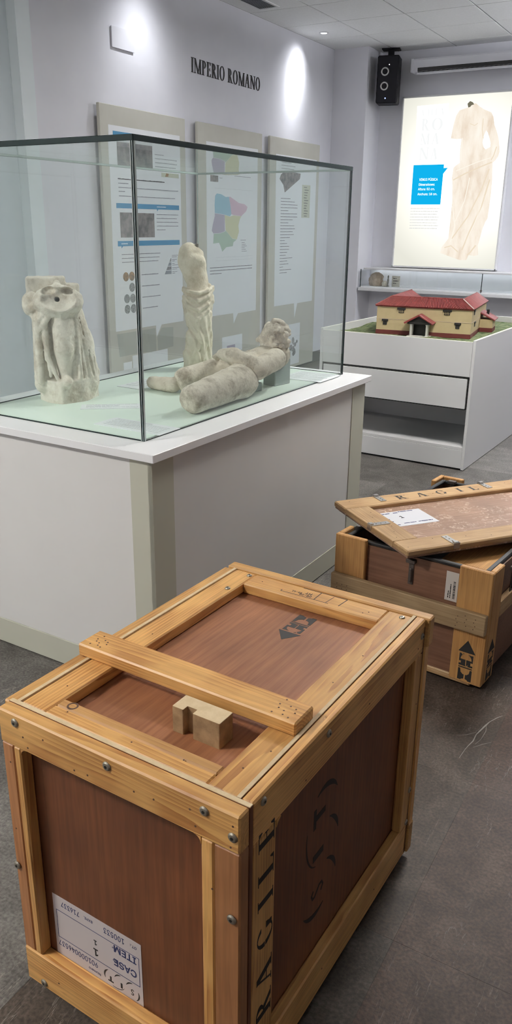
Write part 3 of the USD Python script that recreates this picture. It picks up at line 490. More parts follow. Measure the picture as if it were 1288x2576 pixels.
bx(t, 'foot_rail', (-1.03, .02, 0), (-.02, .04, .012), 'black', 0); bx(t, 'foot_rail', (-.016, .02, 0), (-.004, CD-.02, .004), 'black', 0)
n = 90; gx, gy = np.meshgrid(np.linspace(-1.031, -.019, n), np.linspace(.022, CD-.019, n), indexing='ij')
gz = .765 + .022*meshkit.fbm(np.stack([gx*7, gy*7, gx*0], -1), 4, 2) - .004
vv = np.stack([gx, gy, gz], -1).reshape(-1, 3); ii = np.arange(n*n).reshape(n, n)
ff = np.stack([ii[:-1, :-1], ii[1:, :-1], ii[1:, 1:], ii[:-1, 1:]], -1).reshape(-1, 4)
o = part(None, 'model_lawn', (vv, ff), 'grass', True, loc=(-1.287, 4.832, 0)); UsdGeom.Mesh(o).AddRotateZOp().Set(-2.0)
tag(o, 'green flocked model lawn filling the top of the white cabinet', 'model landscape', kind='stuff')

t = thing('model_villa', 'cream model Roman villa with red tiled roofs on the green model lawn', 'model building', (-1.43, 5.202, .772), 7.68)
VW, VD, WW, EV, RG = .621, .686, .151, .184, .237
fp = sbox(-VW, 0, 0, VD).difference(sbox(-VW+WW, WW, -WW, VD+.1))
part(t, 'wall', ext(fp, EV), 'villa'); part(t, 'plinth_band', ext(fp.buffer(.002, join_style=2), .028), 'villa_red')
part(t, 'string_course', ext(fp.buffer(.0015, join_style=2), .003, frame((0, 0, .098), (1, 0, 0), (0, 1, 0))), M['clay'])
def slope(pts, rows_dir, name='roof_slope'):
    """A tiled roof slope: the quad pts (eave a, eave b, ridge b, ridge a) with a raised cover-tile ridge every 11 mm from eave to ridge."""
    a, b, c, d_ = [np.array(p, float) for p in pts]; nrm = np.cross(b-a, d_-a); nrm /= np.linalg.norm(nrm)
    L = np.linalg.norm(b-a); nt = max(2, int(L/.011)); V, Fc = [], []
    cols = nt*4+1
    for k in range(cols):
        s = k/(cols-1); h = [.0, .0045, .0055, .0045][k % 4]
        e, r = a+(b-a)*s, d_+(c-d_)*s
        V += [e+nrm*h, r+nrm*h, e-nrm*.006, r-nrm*.006]
    for k in range(cols-1):
        i, j = 4*k, 4*(k+1)
        Fc += [(i, j, j+1, i+1), (i+2, i+3, j+3, j+2), (i, i+2, j+2, j), (i+1, j+1, j+3, i+3)]
    Fc += [(0, 1, 3, 2), (4*(cols-1), 4*(cols-1)+2, 4*(cols-1)+3, 4*(cols-1)+1)]
    return part(t, name, (np.array(V), np.array(Fc)), 'roof')
o_, w2 = .010, WW/2; x0, x1 = -VW-o_, o_
slope([(x0, -o_, EV), (x1, -o_, EV), (-w2, w2, RG), (-VW+w2, w2, RG)], 1)
slope([(-WW+o_, WW+o_, EV), (-VW+WW-o_, WW+o_, EV), (-VW+w2, w2, RG), (-w2, w2, RG)], 1)
slope([(x1, -o_, EV), (x1, VD+o_, EV), (-w2, VD+o_, RG), (-w2, w2, RG)], 1)
slope([(-WW-o_, VD+o_, EV), (-WW-o_, WW+o_, EV), (-w2, w2, RG), (-w2, VD+o_, RG)], 1)
slope([(x0, VD+o_, EV), (x0, -o_, EV), (-VW+w2, w2, RG), (-VW+w2, VD+o_, RG)], 1)
slope([(-VW+WW+o_, WW+o_, EV), (-VW+WW+o_, VD+o_, EV), (-VW+w2, VD+o_, RG), (-VW+w2, w2, RG)], 1)
def rod(parent, name, a, b, r, m, sec=8): 
    c = trimesh.creation.cylinder(r, segment=[a, b], sections=sec); return part(parent, name, c, m)
rod(t, 'hip_cap', (x1, -o_, EV+.004), (-w2, w2, RG+.004), .0035, 'pale'); rod(t, 'ridge_cap', (-w2, w2, RG+.004), (-w2, VD+o_, RG+.004), .003, 'roof'); rod(t, 'ridge_cap', (-VW+w2, w2, RG+.004), (-VW+w2, VD+o_, RG+.004), .004, 'roof'); rod(t, 'ridge_cap', (-VW+w2, w2, RG+.004), (-w2, w2, RG+.004), .004, 'roof'); rod(t, 'hip_cap', (x0, -o_, EV+.004), (-VW+w2, w2, RG+.004), .004, 'roof')
for xg in (-w2, -VW+w2): part(t, 'gable', ext(Polygon([(-w2, 0), (w2, 0), (0, RG-EV)]), .004, frame((xg, VD-.001, EV), (-1, 0, 0), (0, 0, 1))), 'villa')
def villa_window(x, z, w, h, bars, parent=None):
    wn = bx(t, 'window', (x-w/2, -.003, z), (x+w/2, .001, z+h), 'villa_dark', 0)
    bx(wn, 'lintel', (x-w*.8, -.007, z+h-.004), (x+w*.8, 0, z+h+.010), 'villa_dark', .001)
    for k in range(bars): bx(wn, 'bar', (x-w/2+(k+1)*w/(bars+1)-.001, -.0045, z), (x-w/2+(k+1)*w/(bars+1)+.001, -.003, z+h-.004), 'villa', 0)
    if bars: bx(wn, 'bar', (x-w/2, -.0045, z+h*.35), (x+w/2, -.003, z+h*.35+.002), 'villa', 0)
for x, z, w, h, b in [(-.458, .142, .034, .024, 3), (-.158, .142, .036, .026, 3), (-.563, .06, .026, .028, 0), (-.085, .06, .026, .028, 0)]: villa_window(x, z, w, h, b)
for y, z in [(.10, .155), (.16, .075)]:
    wn = bx(t, 'side_window', (-.001, y-.016, z-.012), (.003, y+.016, z+.012), 'villa_dark', 0); bx(wn, 'lintel', (0, y-.024, z+.009), (.006, y+.024, z+.019), 'villa_dark', .001)
# portico
px = -.322
for s in (-1, 1):
    for y in (-.062, -.016): part(t, 'portico_column', lathe([(0, 0), (.011, 0), (.011, .008), (.008, .010), (.0075, .072), (.010, .076), (.010, .082), (0, .082)], 14), 'pale', 40, loc=(px+s*.052, y, 0))
bx(t, 'portico_floor', (px-.075, -.078, 0), (px+.075, 0, .006), 'pale', .001); bx(t, 'doorway', (px-.045, -.004, .005), (px+.045, .0, .088), 'villa_dark', 0)
bx(t, 'portico_beam', (px-.075, -.075, .082), (px+.075, -.05, .094), 'villa_dark', .001)
part(t, 'portico_gable', ext(Polygon([(-.085, 0), (.085, 0), (0, .045)]), .07, frame((px, .0, .092), (1, 0, 0), (0, 0, 1))), 'villa_dark')
slope([(px-.095, .0, .088), (px-.095, -.085, .088), (px, -.085, .141), (px, .0, .141)], 1, 'portico_roof'); slope([(px+.095, -.085, .088), (px+.095, .0, .088), (px, .0, .141), (px, -.085, .141)], 1, 'portico_roof')
# annex
bx(t, 'annex', (-.02, .42, 0), (.085, .58, .085), 'villa', 0); bx(t, 'annex_band', (-.02, .418, 0), (.087, .582, .028), 'villa_red', 0)
slope([(.10, .41, .082), (.10, .59, .082), (-.01, .59, .135), (-.01, .41, .135)], 1, 'annex_roof'); bx(t, 'chimney', (.03, .49, .10), (.048, .51, .145), 'villa_dark', .002)

# ---------------------------------------------------------------- display plinth with glass case
PX, PY, PRZ = -1.362, 2.5, -1.0
SZ = .833
t = thing('display_plinth', 'tall beige and white display plinth under the glass case', 'plinth', (PX, PY, 0), PRZ)
bx(t, 'body', (-.93, -.731, .10), (-.001, .781, SZ-.026), 'beige', .001)
bx(t, 'base_trim', (-.932, -.734, .004), (.001, .784, .10), 'sage', .001); bx(t, 'shadow_base', (-.92, -.72, 0), (-.012, .77, .004), 'black', 0)
for x0, x1 in ((-.082, .0015), (-.932, -.855)): bx(t, 'corner_strip', (x0, -.7345, .10), (x1, -.72, SZ-.026), 'sage', .001)
for y0, y1 in ((-.7345, -.63), (.655, .7845)): bx(t, 'corner_strip', (-.015, y0, .10), (.0018, y1, SZ-.026), 'sage', .001)
bx(t, 'top_slab', (-.952, -.752, SZ-.026), (.022, .802, SZ), 'slab', .002)
GX0, GX1, GY0, GY1, GT = -.868, -.094, -.648, .748, 1.668
bx(t, 'green_base_sheet', (GX0+.012, GY0+.012, SZ), (GX1-.012, GY1-.012, SZ+.003), 'mat', 0)
t = thing('glass_case', 'large clear glass display case with dark green edges on the plinth', 'display case', (PX, PY, SZ), PRZ)
H_ = GT-SZ; th = .010
def pane(name, lo, hi): return bx(t, name, lo, hi, 'glass', 0)
pf = pane('pane', (GX0+.011, GY0, .002), (GX1-.011, GY0+th, H_)); pb = pane('pane', (GX0+.011, GY1-th, .002), (GX1-.011, GY1, H_))
pr_ = pane('pane', (GX1-th, GY0+.011, .002), (GX1, GY1-.011, H_)); pl = pane('pane', (GX0, GY0+.011, .002), (GX0+th, GY1-.011, H_))
pt = pane('top_pane', (GX0, GY0, H_), (GX1, GY1, H_+.0115))
def rim(name, lo, hi, m): return bx(t, name, lo, hi, m, .001)
z0, z1 = H_-.003, H_+.013
rim('top_edge', (GX0-.001, GY0-.0015, z0), (GX1+.001, GY0+.002, z1), 'glass_edge'); rim('top_edge', (GX1-.002, GY0, z0), (GX1+.0015, GY1, z1), 'glass_edge'); rim('top_edge', (GX0-.0015, GY0, z0), (GX0+.002, GY1, z1), 'glass_edge_pale'); rim('top_edge', (GX0, GY1-.002, z0), (GX1, GY1+.0015, z1), 'glass_edge_pale')
# glued joint lines below the lid at the far sides, and seals on the slab
rim('joint', (GX0+.001, GY0+.01, H_-.004), (GX0+.009, GY1, H_+.0005), 'glass_edge_pale'); rim('joint', (GX0, GY1-.009, H_-.004), (GX1, GY1-.001, H_+.0005), 'glass_edge_pale')
for lo, hi in [((GX0, GY0, 0), (GX1, GY0+.004, .004)), ((GX1-.004, GY0, 0), (GX1, GY1, .004)), ((GX0, GY1-.004, 0), (GX1, GY1, .004)), ((GX0, GY0, 0), (GX0+.004, GY1, .004))]: rim('seal', lo, hi, 'glass_edge')
# near corner: two pane ends side by side, highlights painted as pale strips
for k, (x0, x1, y0, y1, m) in enumerate([(GX1-.0115, GX1-.009, GY0-.0005, GY0+.003, 'edge_glint'), (GX1-.009, GX1-.0045, GY0-.0005, GY0+.003, 'glass_edge'), (GX1-.0045, GX1-.0025, GY0-.0005, GY0+.002, 'edge_glint'), (GX1-.0025, GX1+.0005, GY0-.0005, GY0+.0025, 'glass_edge'), (GX1-.002, GX1+.0005, GY0+.0025, GY0+.0055, 'edge_glint'), (GX1-.002, GX1+.0005, GY0+.0055, GY0+.0105, 'glass_edge_pale')]):
    bx(t, 'corner_edge', (x0, y0, 0), (x1, y1, H_), m, .0005)
bx(t, 'corner_edge', (GX1-.008, GY1-.009, 0), (GX1+.0005, GY1+.0005, H_), 'glass_edge', .001); bx(t, 'corner_edge', (GX0, GY1-.008, 0), (GX0+.004, GY1-.003, H_), 'glass_edge_pale', .001); bx(t, 'corner_edge', (GX0, GY0, 0), (GX0+.008, GY0+.008, H_), 'glass_edge', .001)
ZC = SZ+.003
def place(xw, yw):   # world to plinth-local
    c, s = math.cos(math.radians(PRZ)), math.sin(math.radians(PRZ)); dx, dy = xw-PX, yw-PY
    return dx*c+dy*s, -dx*s+dy*c
def card(label, cx, cy, w, h, rz, rows, seed):
    t = thing('caption_card', label, 'caption card', (cx, cy, ZC), rz)
    bx(t, 'sheet', (-w/2, -h/2, 0), (w/2, h/2, .002), 'card', 0)
    rg = random.Random(seed); T = frame((0, 0, .002), (1, 0, 0), (0, 1, 0))
    part(t, 'text_lines', words([(-w*.42, h*.36-k*h*.8/rows, w*(.42-.3*(rg.random() < .2))) for k in range(rows)], .0065, T, seed, .0003), 'pale_ink', kind='stuff')
card('white caption card in the front corner of the glass case', -1.60, 1.985, .27, .11, -1, 6, 21)
card('narrow white caption card right in front of the left relief', -1.855, 2.17, .22, .07, 38, 4, 22)
card('white caption card behind the left relief near the back pane', -2.02, 2.60, .12, .26, -1, 7, 23)
card('white caption card at the far right end of the glass case', -1.53, 3.10, .20, .2, -1, 6, 24)

# ---------------------------------------------------------------- sculpture: signed-distance modelling + surface nets
def smin(a, b, k): 
    h = np.clip(.5+.5*(b-a)/k, 0, 1); return b*(1-h)+a*h-k*h*(1-h)
def smax(a, b, k): return -smin(-a, -b, k)
def caps(p, a, b, ra, rb):
    a, b = np.array(a, float), np.array(b, float); ab = b-a; t_ = np.clip(((p-a)@ab)/(ab@ab), 0, 1)
    return np.linalg.norm(p-a-t_[..., None]*ab, axis=-1)-(ra+(rb-ra)*t_)
def ell(p, c, r, R=None):
    q = p-np.array(c, float)
    if R is not None: q = q@R
    q = q/np.array(r, float); l = np.linalg.norm(q, axis=-1); return (l-1)*min(r)*np.clip(1+.0*l, 1, 1)
def rbox(p, lo, hi, r):
    c, h = (np.array(lo)+np.array(hi))/2, (np.array(hi)-np.array(lo))/2-r
    q = np.abs(p-c)-h; return np.linalg.norm(np.maximum(q, 0), axis=-1)+np.minimum(q.max(-1), 0)-r
def nets(fn, lo, hi, h):
    ax = [np.arange(l, u+h, h) for l, u in zip(lo, hi)]
    G = np.stack(np.meshgrid(*ax, indexing='ij'), -1); f = np.concatenate([fn(G[i:i+16]) for i in range(0, G.shape[0], 16)])
    n = np.array(f.shape)-1; ins = f < 0
    acc = np.zeros((*n, 3)); cnt = np.zeros(n)
    sl = lambda o: tuple(slice(o[k], o[k]+n[k]) for k in range(3))
    for a in range(3):
        for b_, c_ in ((0, 0), (0, 1), (1, 0), (1, 1)):
            o0 = [0, 0, 0]; oth = [k for k in range(3) if k != a]; o0[oth[0]], o0[oth[1]] = b_, c_; o1 = list(o0); o1[a] = 1
            f0, f1 = f[sl(o0)], f[sl(o1)]; x = (f0 < 0) != (f1 < 0); tt = np.where(x, f0/np.where(x, f0-f1, 1), 0)
            for k in range(3): acc[..., k] += np.where(x, (tt if k == a else o0[k]), 0)
            cnt += x
    act = cnt > 0; idx = -np.ones(n, int); idx[act] = np.arange(act.sum())
    cell = np.argwhere(act); V = (cell+acc[act]/cnt[act][:, None])*h+np.array(lo)
    Q = []
    for a in range(3):
        u, v = (a+1) % 3, (a+2) % 3; s0 = [slice(1, n[k]) for k in range(3)]; s0[a] = slice(0, n[a]); s1 = list(s0); s1[a] = slice(1, n[a]+1)
        A, B = ins[tuple(s0)], ins[tuple(s1)]; e = np.argwhere(A != B); fl_ = A[tuple(e.T)]
        base = e+np.array([0 if k == a else 1 for k in range(3)])
        def at(du, dv):
            q = base.copy(); q[:, u] -= du; q[:, v] -= dv; return idx[tuple(q.T)]
        q = np.stack([at(1, 1), at(0, 1), at(0, 0), at(1, 0)], -1); q[~fl_] = q[~fl_][:, ::-1]; Q.append(q)
    return V, np.vstack(Q)
fb = lambda p, s, o=3, seed=0: meshkit.fbm(p*s+50, o, seed)-.5
def chain(p, pts, k=.02):
    f = None
    for (a, ra), (b, rb) in zip(pts[:-1], pts[1:]):
        g = caps(p, a, b, ra, rb); f = g if f is None else smin(f, g, k)
    return f
def relief(p):
    x, y, z = p[..., 0], p[..., 1], p[..., 2]
    w = p + .0
    def prism(pts, z0, z1, k=.008):
        d = np.maximum(z-z1, z0-z)
        for (ax_, ay), (bx_, by) in zip(pts, pts[1:]+pts[:1]):
            ux, uy = bx_-ax_, by-ay; l = math.hypot(ux, uy); d = smax(d, ((x-ax_)*uy-(y-ay)*ux)/l, k)
        return d
    base = prism([(-.066, -.055), (-.016, -.092), (.070, -.045), (.120, .055), (.055, .090), (-.072, .078), (-.100, .02)], -.03, .082+.0*x)
    body = rbox(p, (-.098, -.03, .04), (.066, .085, .34), .03)
    skl = smin(caps(p, (-.075, -.01, .30), (-.082, -.02, .06), .030, .030), chain(p, [((.035, .02, .32), .038), ((.055, .025, .20), .050), ((.062, .035, .06), .058)]), .02)
    f = smin(smin(base, body, .012), skl, .012)
    f = smin(f, rbox(p, (-.118, .015, .31), (.02, .078, .437), .009), .008)
    f = smin(f, rbox(p, (.0, .02, .31), (.068, .09, .412), .009), .008)
    f = smin(f, ell(p, (-.110, .0, .345), (.026, .03, .042)), .015)
    f = smin(f, ell(p, (-.098, -.015, .372), (.018, .02, .018)), .006); f = smin(f, ell(p, (-.102, -.02, .335), (.018, .018, .018)), .006)
    # hollows beside the legs
    for a, b, ra, rb in [((-.043, -.052, .265), (-.040, -.066, .100), .014, .019), ((.046, -.050, .225), (.058, -.056, .098), .006, .016)]:
        f = smax(f, -caps(p, a, b, ra, rb), .005)
    # legs under thin drapery, foot
    f = smin(f, caps(p, (-.002, -.025, .31), (.0, -.045, .19), .042, .034), .012); f = smin(f, caps(p, (.0, -.045, .19), (-.002, -.040, .085), .033, .021), .012)
    f = smin(f, caps(p, (-.002, -.045, .085), (.006, -.085, .076), .020, .016), .01); f = smin(f, caps(p, (.03, -.03, .28), (.03, -.035, .09), .018, .014), .012)
    # mantle folds
    for a, b, ra, rb in [((-.062, -.05, .30), (-.060, -.056, .16), .011, .010), ((-.060, -.056, .17), (-.026, -.066, .082), .010, .007), ((-.066, -.052, .24), (-.052, -.066, .10), .007, .006), ((-.085, -.045, .29), (-.088, -.05, .08), .016, .013), ((-.070, -.045, .31), (-.035, -.055, .335), .014, .012), ((-.078, -.052, .262), (-.048, -.060, .302), .011, .010), ((-.085, -.05, .285), (-.060, -.058, .32), .008, .008)]:
        f = smin(f, caps(p, a, b, ra, rb), .004)
    for k in range(5):
        q = k/4; f = smin(f, caps(p, (.048+.010*q, -.034+.042*q, .325), (.052+.062*q, -.045+.085*q, .088), .007, .0105), .0035)
    for k in range(4):
        q = (k+.5)/4; f = smax(f, -caps(p, (.050+.012*q, -.046+.046*q, .30), (.060+.066*q, -.060+.086*q, .09), .002, .006), .003)
    # basin held in front, with a drain hole
    c, s = math.cos(-.5), math.sin(-.5); R = np.array([[1, 0, 0], [0, c, s], [0, -s, c]])
    f = smin(f, ell(p, (-.008, -.038, .356), (.086, .056, .058)), .010)
    f = smax(f, -ell(p, (-.006, -.098, .374), (.070, .050, .046)), .004)
    f = smin(f, caps(p, (-.010, -.020, .416), (-.010, -.050, .398), .012, .006), .010)
    f = smax(f, -caps(p, (-.012, -.15, .385), (-.012, .02, .352), .0085, .0085), .002)
    f = smax(f, -ell(p, (-.042, -.060, .396), (.026, .036, .015)), .003); f = smax(f, -ell(p, (.026, -.060, .394), (.026, .036, .014)), .003)
    return f + .005*fb(p, 26) + .0035*fb(p, 90, 2, 4)
def draped(p):
    x, y, z = p[..., 0], p[..., 1], p[..., 2]
    f = chain(p, [((-.036, 0, .500), .042), ((-.036, 0, .465), .045), ((-.014, 0, .41), .042), ((.0, 0, .375), .044)])
    f = smin(f, chain(p, [((-.004, .0, .500), .030), ((-.004, 0, .455), .036), ((.006, 0, .40), .038)]), .012)
    f = smin(f, caps(p, (-.030, -.006, .522), (-.006, -.006, .520), .020, .018), .010)
    f = smax(f, -caps(p, (-.030, -.056, .515), (-.034, -.060, .45), .006, .004), .008)
    f = smin(f, ell(p, (.004, 0, .310), (.064, .056, .075)), .014)
    leg = chain(p, [((.004, -.005, .30), .054), ((.002, -.010, .22), .049), ((-.002, -.012, .14), .045), ((-.012, -.004, .07), .050), ((-.006, 0, .0), .056)])
    leg = smin(leg, chain(p, [((.022, .01, .31), .042), ((.022, .012, .16), .036), ((.018, .015, .0), .046)]), .015)
    fold = .006*np.sin((x*1.6+z*.55+y*.9)*95)*np.clip((.30-z)*8, 0, 1)*np.clip(z*14, 0, 1)
    f = smin(f, leg+fold*.8, .012)
    for z0, dip, r_ in [(.356, .018, .007), (.345, .040, .008), (.318, .052, .007), (.306, .078, .006)]:   # swags of the rolled mantle
        f = smin(f, chain(p, [((-.062, .0, z0), r_), ((-.040, -.046, z0-dip*.65), r_), ((.004, -.062, z0-dip), r_*1.1), ((.044, -.046, z0-dip*.55), r_), ((.066, .0, z0+.004), r_)], .006), .005)
    for a, b, ra, rb in [((.050, -.01, .365), (.062, -.01, .30), .010, .012), ((-.058, -.01, .30), (-.045, -.03, .20), .012, .007), ((-.045, -.035, .25), (-.006, -.062, .175), .008, .006), ((.052, -.02, .25), (.0, -.056, .10), .011, .008), ((.05, -.01, .20), (.02, -.046, .05), .010, .008), ((-.01, -.055, .10), (-.038, -.045, .03), .009, .011), ((.05, 0, .24), (.046, .0, .02), .011, .015), ((-.050, -.01, .10), (-.056, .0, .0), .010, .013)]:
        f = smin(f, caps(p, a, b, ra, rb), .004)
    f = smin(f, caps(p, (-.006, -.028, .475), (.012, -.026, .47), .020, .020), .012)
    cut = smax(-((p-np.array([-.058, -.030, .47]))@np.array([-.74, -.66, .10])), -z+.40, .003)
    f = smax(f, -cut, .0015)
    f = smax(f, (p-np.array([.020, 0, .512]))@np.array([.62, 0, .78]), .004)
    f = smax(f, -caps(p, (-.026, -.060, .520), (-.030, -.058, .415), .005, .004), .002)
    f = smax(f, -caps(p, (-.008, -.012, .56), (-.006, -.010, .535), .012, .010), .003)
    f = smax(f, -z, .002)
    return f + .004*fb(p, 24) + .002*fb(p, 80, 2, 4)
RO = np.array([-1.66, 2.62, 0.0])
def W3(*q): return np.array([q[0], q[1], q[2]-SZ-.003])-RO
def reclining(p):
    z = p[..., 2]
    f = caps(p, W3(-1.548, 2.240, .888), W3(-1.552, 2.53, .900), .051, .064)
    f = smax(f, -((p-W3(-1.55, 2.202, .90))@np.array([.10, .96, .22])), .006)
    f = smin(f, ell(p, W3(-1.560, 2.575, .893), (.064, .066, .058)), .03)
    g = caps(p, W3(-1.785, 2.52, .886), W3(-1.69, 2.68, .914), .045, .056); g = smax(g, -((p-W3(-1.806, 2.490, .90))@np.array([.62, .70, .35])), .008)
    f = smin(f, g, .004); f = smin(f, caps(p, W3(-1.69, 2.69, .914), W3(-1.60, 2.67, .92), .054, .055), .02)
    f = smin(f, caps(p, W3(-1.93, 2.507, .862), W3(-1.825, 2.497, .866), .024, .030), .003)
    f = smin(f, chain(p, [(W3(-1.60, 2.66, .920), .056), (W3(-1.585, 2.76, .942), .053), (W3(-1.56, 2.85, .960), .054)]), .03)
    f = smin(f, caps(p, W3(-1.70, 2.75, .938), W3(-1.60, 2.85, .968), .020, .034), .02)
    f = smax(f, -ell(p, W3(-1.66, 2.78, 1.0), (.05, .05, .022)), .008)
    # near arm laid across
    arm = chain(p, [(W3(-1.520, 2.765, .957), .043), (W3(-1.516, 2.62, .940), .040), (W3(-1.592, 2.57, .988), .031), (W3(-1.655, 2.59, .986), .022)], .01)
    for k in range(4): arm = smin(arm, caps(p, W3(-1.652, 2.578+.010*k, .992-.004*k), W3(-1.696-.004*(k % 2), 2.592+.010*k, .974-.004*k), .008, .007), .004)
    f = smin(f, arm, .003)
    # neck, head with face and curls
    f = smin(f, caps(p, W3(-1.565, 2.835, .975), W3(-1.565, 2.84, 1.0), .038, .036), .015)
    hc = W3(-1.566, 2.84, 1.030)
    f = smin(f, ell(p, hc, (.055, .055, .060)), .008)
    f = smin(f, caps(p, hc+np.array([-.026, -.018, -.012]), hc+np.array([-.024, -.026, -.034]), .031, .022), .012)
    f = smin(f, caps(p, hc+np.array([-.044, -.032, .008]), hc+np.array([-.056, -.040, -.010]), .006, .009), .005)
    for s in (-1, 1): f = smax(f, -ell(p, hc+np.array([-.043+.015*s, -.036-.015*s, .010]), (.011, .011, .007)), .003)
    f = smax(f, -ell(p, hc+np.array([-.048, -.040, -.028]), (.011, .011, .0035)), .002)
    f = smin(f, ell(p, hc+np.array([.014, -.052, -.002]), (.008, .006, .014)), .004)
    rg = np.random.RandomState(4)
    for k in range(60):
        th_, ph = rg.uniform(-1.2, 2.9), rg.uniform(-.6, 1.45); d = np.array([math.cos(th_)*math.cos(ph), math.sin(th_)*math.cos(ph), math.sin(ph)])
        if d@np.array([-.62, -.72, -.30]) > .38: continue
        f = smin(f, ell(p, hc+d*np.array([.058, .058, .064]), (.012, .012, .010)), .0025)
    f = smax(f, -z, .002)
    return f + .007*fb(p, 22) + .003*fb(p, 85, 2, 4)
V, Q = nets(relief, (-.16, -.13, -.01), (.15, .12, .46), .0030)
o = part(None, 'stone_relief', (V, Q), 'stone1', True, loc=(-2.077, 2.180, ZC)); UsdGeom.Mesh(o).AddRotateZOp().Set(43.0); tag(o, 'broken stone relief of a draped figure holding a shell basin, left in the case', 'sculpture')
V, Q = nets(draped, (-.11, -.1, -.01), (.11, .1, .56), .0030)
o = part(None, 'draped_torso', (V, Q), 'stone2', True, loc=(-2.035, 2.985, ZC)); UsdGeom.Mesh(o).AddRotateZOp().Set(34.0); tag(o, 'headless standing marble statuette with draped legs, tallest in the glass case', 'sculpture'); part(o, 'neck_pin', put(cyl(.008, .014, 12), frame((-.002, -.016, .524), (1, 0, 0), (0, 1, 0))), 'stone_dark', label='dark disc for the shade in the broken neck hole')  # small dark disc paints the shade of the pin hole
V, Q = nets(reclining, (-.33, -.45, -.01), (.22, .34, .28), .0032)
o = part(None, 'reclining_figure', (V, Q), 'stone3', True, loc=(RO[0], RO[1], ZC)); tag(o, 'broken reclining marble figure with curly head and cut legs lying on grey blocks', 'sculpture')
t = thing('support_block', 'taller grey support block under the head of the reclining marble figure', 'support block', (-1.572, 2.875, ZC), -10)
bx(t, 'block', (-.032, -.05, 0), (.032, .05, .105), 'support', .003); bx(t, 'step', (.0, .0, .105), (.032, .05, .135), 'support', .003)
t = thing('support_block', 'low grey support block under the hips of the reclining marble figure', 'support block', (-1.585, 2.70, ZC), -10)
bx(t, 'block', (-.030, -.025, 0), (.030, .025, .034), 'support', .003)

# ---------------------------------------------------------------- front transport crate
def bolt(parent, T, r=.0095, washer=True):
    b_ = part(parent, 'bolt', put(lathe([(0, .0), (r, 0), (r, .0012), (r*.72, .0032), (r*.45, .0036), (0, .0036)], 18), T), 'bolt', 30)
    part(b_, 'socket', put(cyl(r*.34, .0006, 6), T@frame((0, 0, .0034), (1, 0, 0), (0, 1, 0))), 'screw_dark')
def nails(parent, pts, T, r=.0022):
    part(parent, 'nail_heads', cat_([put(cyl(r, .0005, 8), T@frame((a, b, 0), (1, 0, 0), (0, 1, 0))) for a, b in pts]), 'nail', kind='stuff')
def handling_mark():
    """Stencil marks, up = +y, width 1: arrow head, umbrella square, line, glass square; total height 2.75."""
    S = [Polygon([(-.62, 1.92), (.62, 1.92), (0, 2.75)])]
    um = rect(-.5, .98, .5, 1.80)
    dome = Point(0, 1.42).buffer(.40, 24).intersection(rect(-1, 1.42, 1, 3)); pole = rect(-.03, 1.05, .03, 1.45); hook = arc(.07, 1.08, .09, .07, 180, 360, .04, .04)
    ray = unary_union([LineS([(-.34, 1.80), (-.16, 1.66)], .07), rect(-.5, 1.12, -.36, 1.28), rect(.34, 1.1, .5, 1.3)])
    S.append(um.difference(unary_union([dome, pole, hook, ray])))
    S.append(rect(-.5, .84, .5, .91))
    gl = rect(-.5, 0, .5, .78)
    bowl = Polygon([(-.36, .80), (.36, .80), (.30, .52), (.14, .40), (-.14, .40), (-.30, .52)]); stm = rect(-.05, .08, .05, .45); foot = Polygon([(-.26, .0), (.26, .0), (.22, .06), (.06, .11), (-.06, .11), (-.22, .06)])
    S.append(gl.difference(unary_union([bowl, stm, foot])))
    return unary_union(S)
def sit_logo():
    """The mover's bracketed letter mark, reading along x, on a line .33 below the origin."""
    g, _ = glyph('S'); S = [affinity.translate(affinity.scale(g, .060, .050, origin=(0, 0)), .236, -.332)]
    S += [rect(.335, -.325, .350, -.283), rect(.428, -.326, .441, -.286), rect(.412, -.290, .457, -.280)]
    for cx, cy, r, a0, a1, w in [(.262, -.307, .066, 128, 205, .011), (.240, -.318, .066, -82, -22, .010), (.338, -.318, .068, -82, -25, .010), (.425, -.318, .062, -62, 25, .012)]:
        S.append(arc(cx, cy, r, r, a0, a1, .0015, w))
    S.append(arc(.40, -.305, .082, .050, 75, 168, .0012, .0045))
    return unary_union(S)
C1X, C1Y, C1R = -.4774, .790, math.degrees(-.0348)
t = thing('transport_crate', 'large closed pine and red plywood transport crate in front of the plinth', 'crate', (C1X, C1Y, 0), C1R)
CW, CL, CH, ZB = .4972, .7481, .6575, .02
# front end panel (v = 0)
board(t, 'front_rail', (-.510, 0, .588), (.0, .027, CH), 0); board(t, 'front_rail', (-.510, 0, ZB), (.0, .027, .104), 0)
board(t, 'front_post', (-.510, .0015, .104), (-.480, .027, .588), 2, [REDP]*3); board(t, 'front_post', (-.048, .0015, .104), (.0, .027, .588), 2, [REDP]*3)
board(t, 'post_strip', (-.480, .001, .104), (-.462, .027, .588), 2); board(t, 'post_strip', (-.072, .001, .104), (-.048, .027, .588), 2)
FT = frame((0, 0, 0), (1, 0, 0), (0, 0, 1))
for x_, z_, sx in ((-.462, .588, 1), (-.072, .588, -1)):
    part(t, 'corner_fillet', ext(Polygon([(0, 0), (.014*sx, 0)] + [(.014*sx*(1-math.sin(a)), -.014*(1-math.cos(a))) for a in np.linspace(0, math.pi/2, 7)] + [(0, -.014)]).buffer(0), .025, frame((x_, .027, z_), (1, 0, 0), (0, 0, 1))), PINE[0])
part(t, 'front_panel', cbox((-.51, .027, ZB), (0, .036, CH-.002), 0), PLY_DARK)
FF = lambda x, z, v=0.: frame((x, v, z), (1, 0, 0), (0, 0, 1))
for x_, z_ in [(-.467, .641), (-.255, .640), (-.063, .641), (-.012, .617), (-.014, .460), (-.462, .034), (-.503, .31)]: bolt(t, FF(x_, z_, 0), .0085)
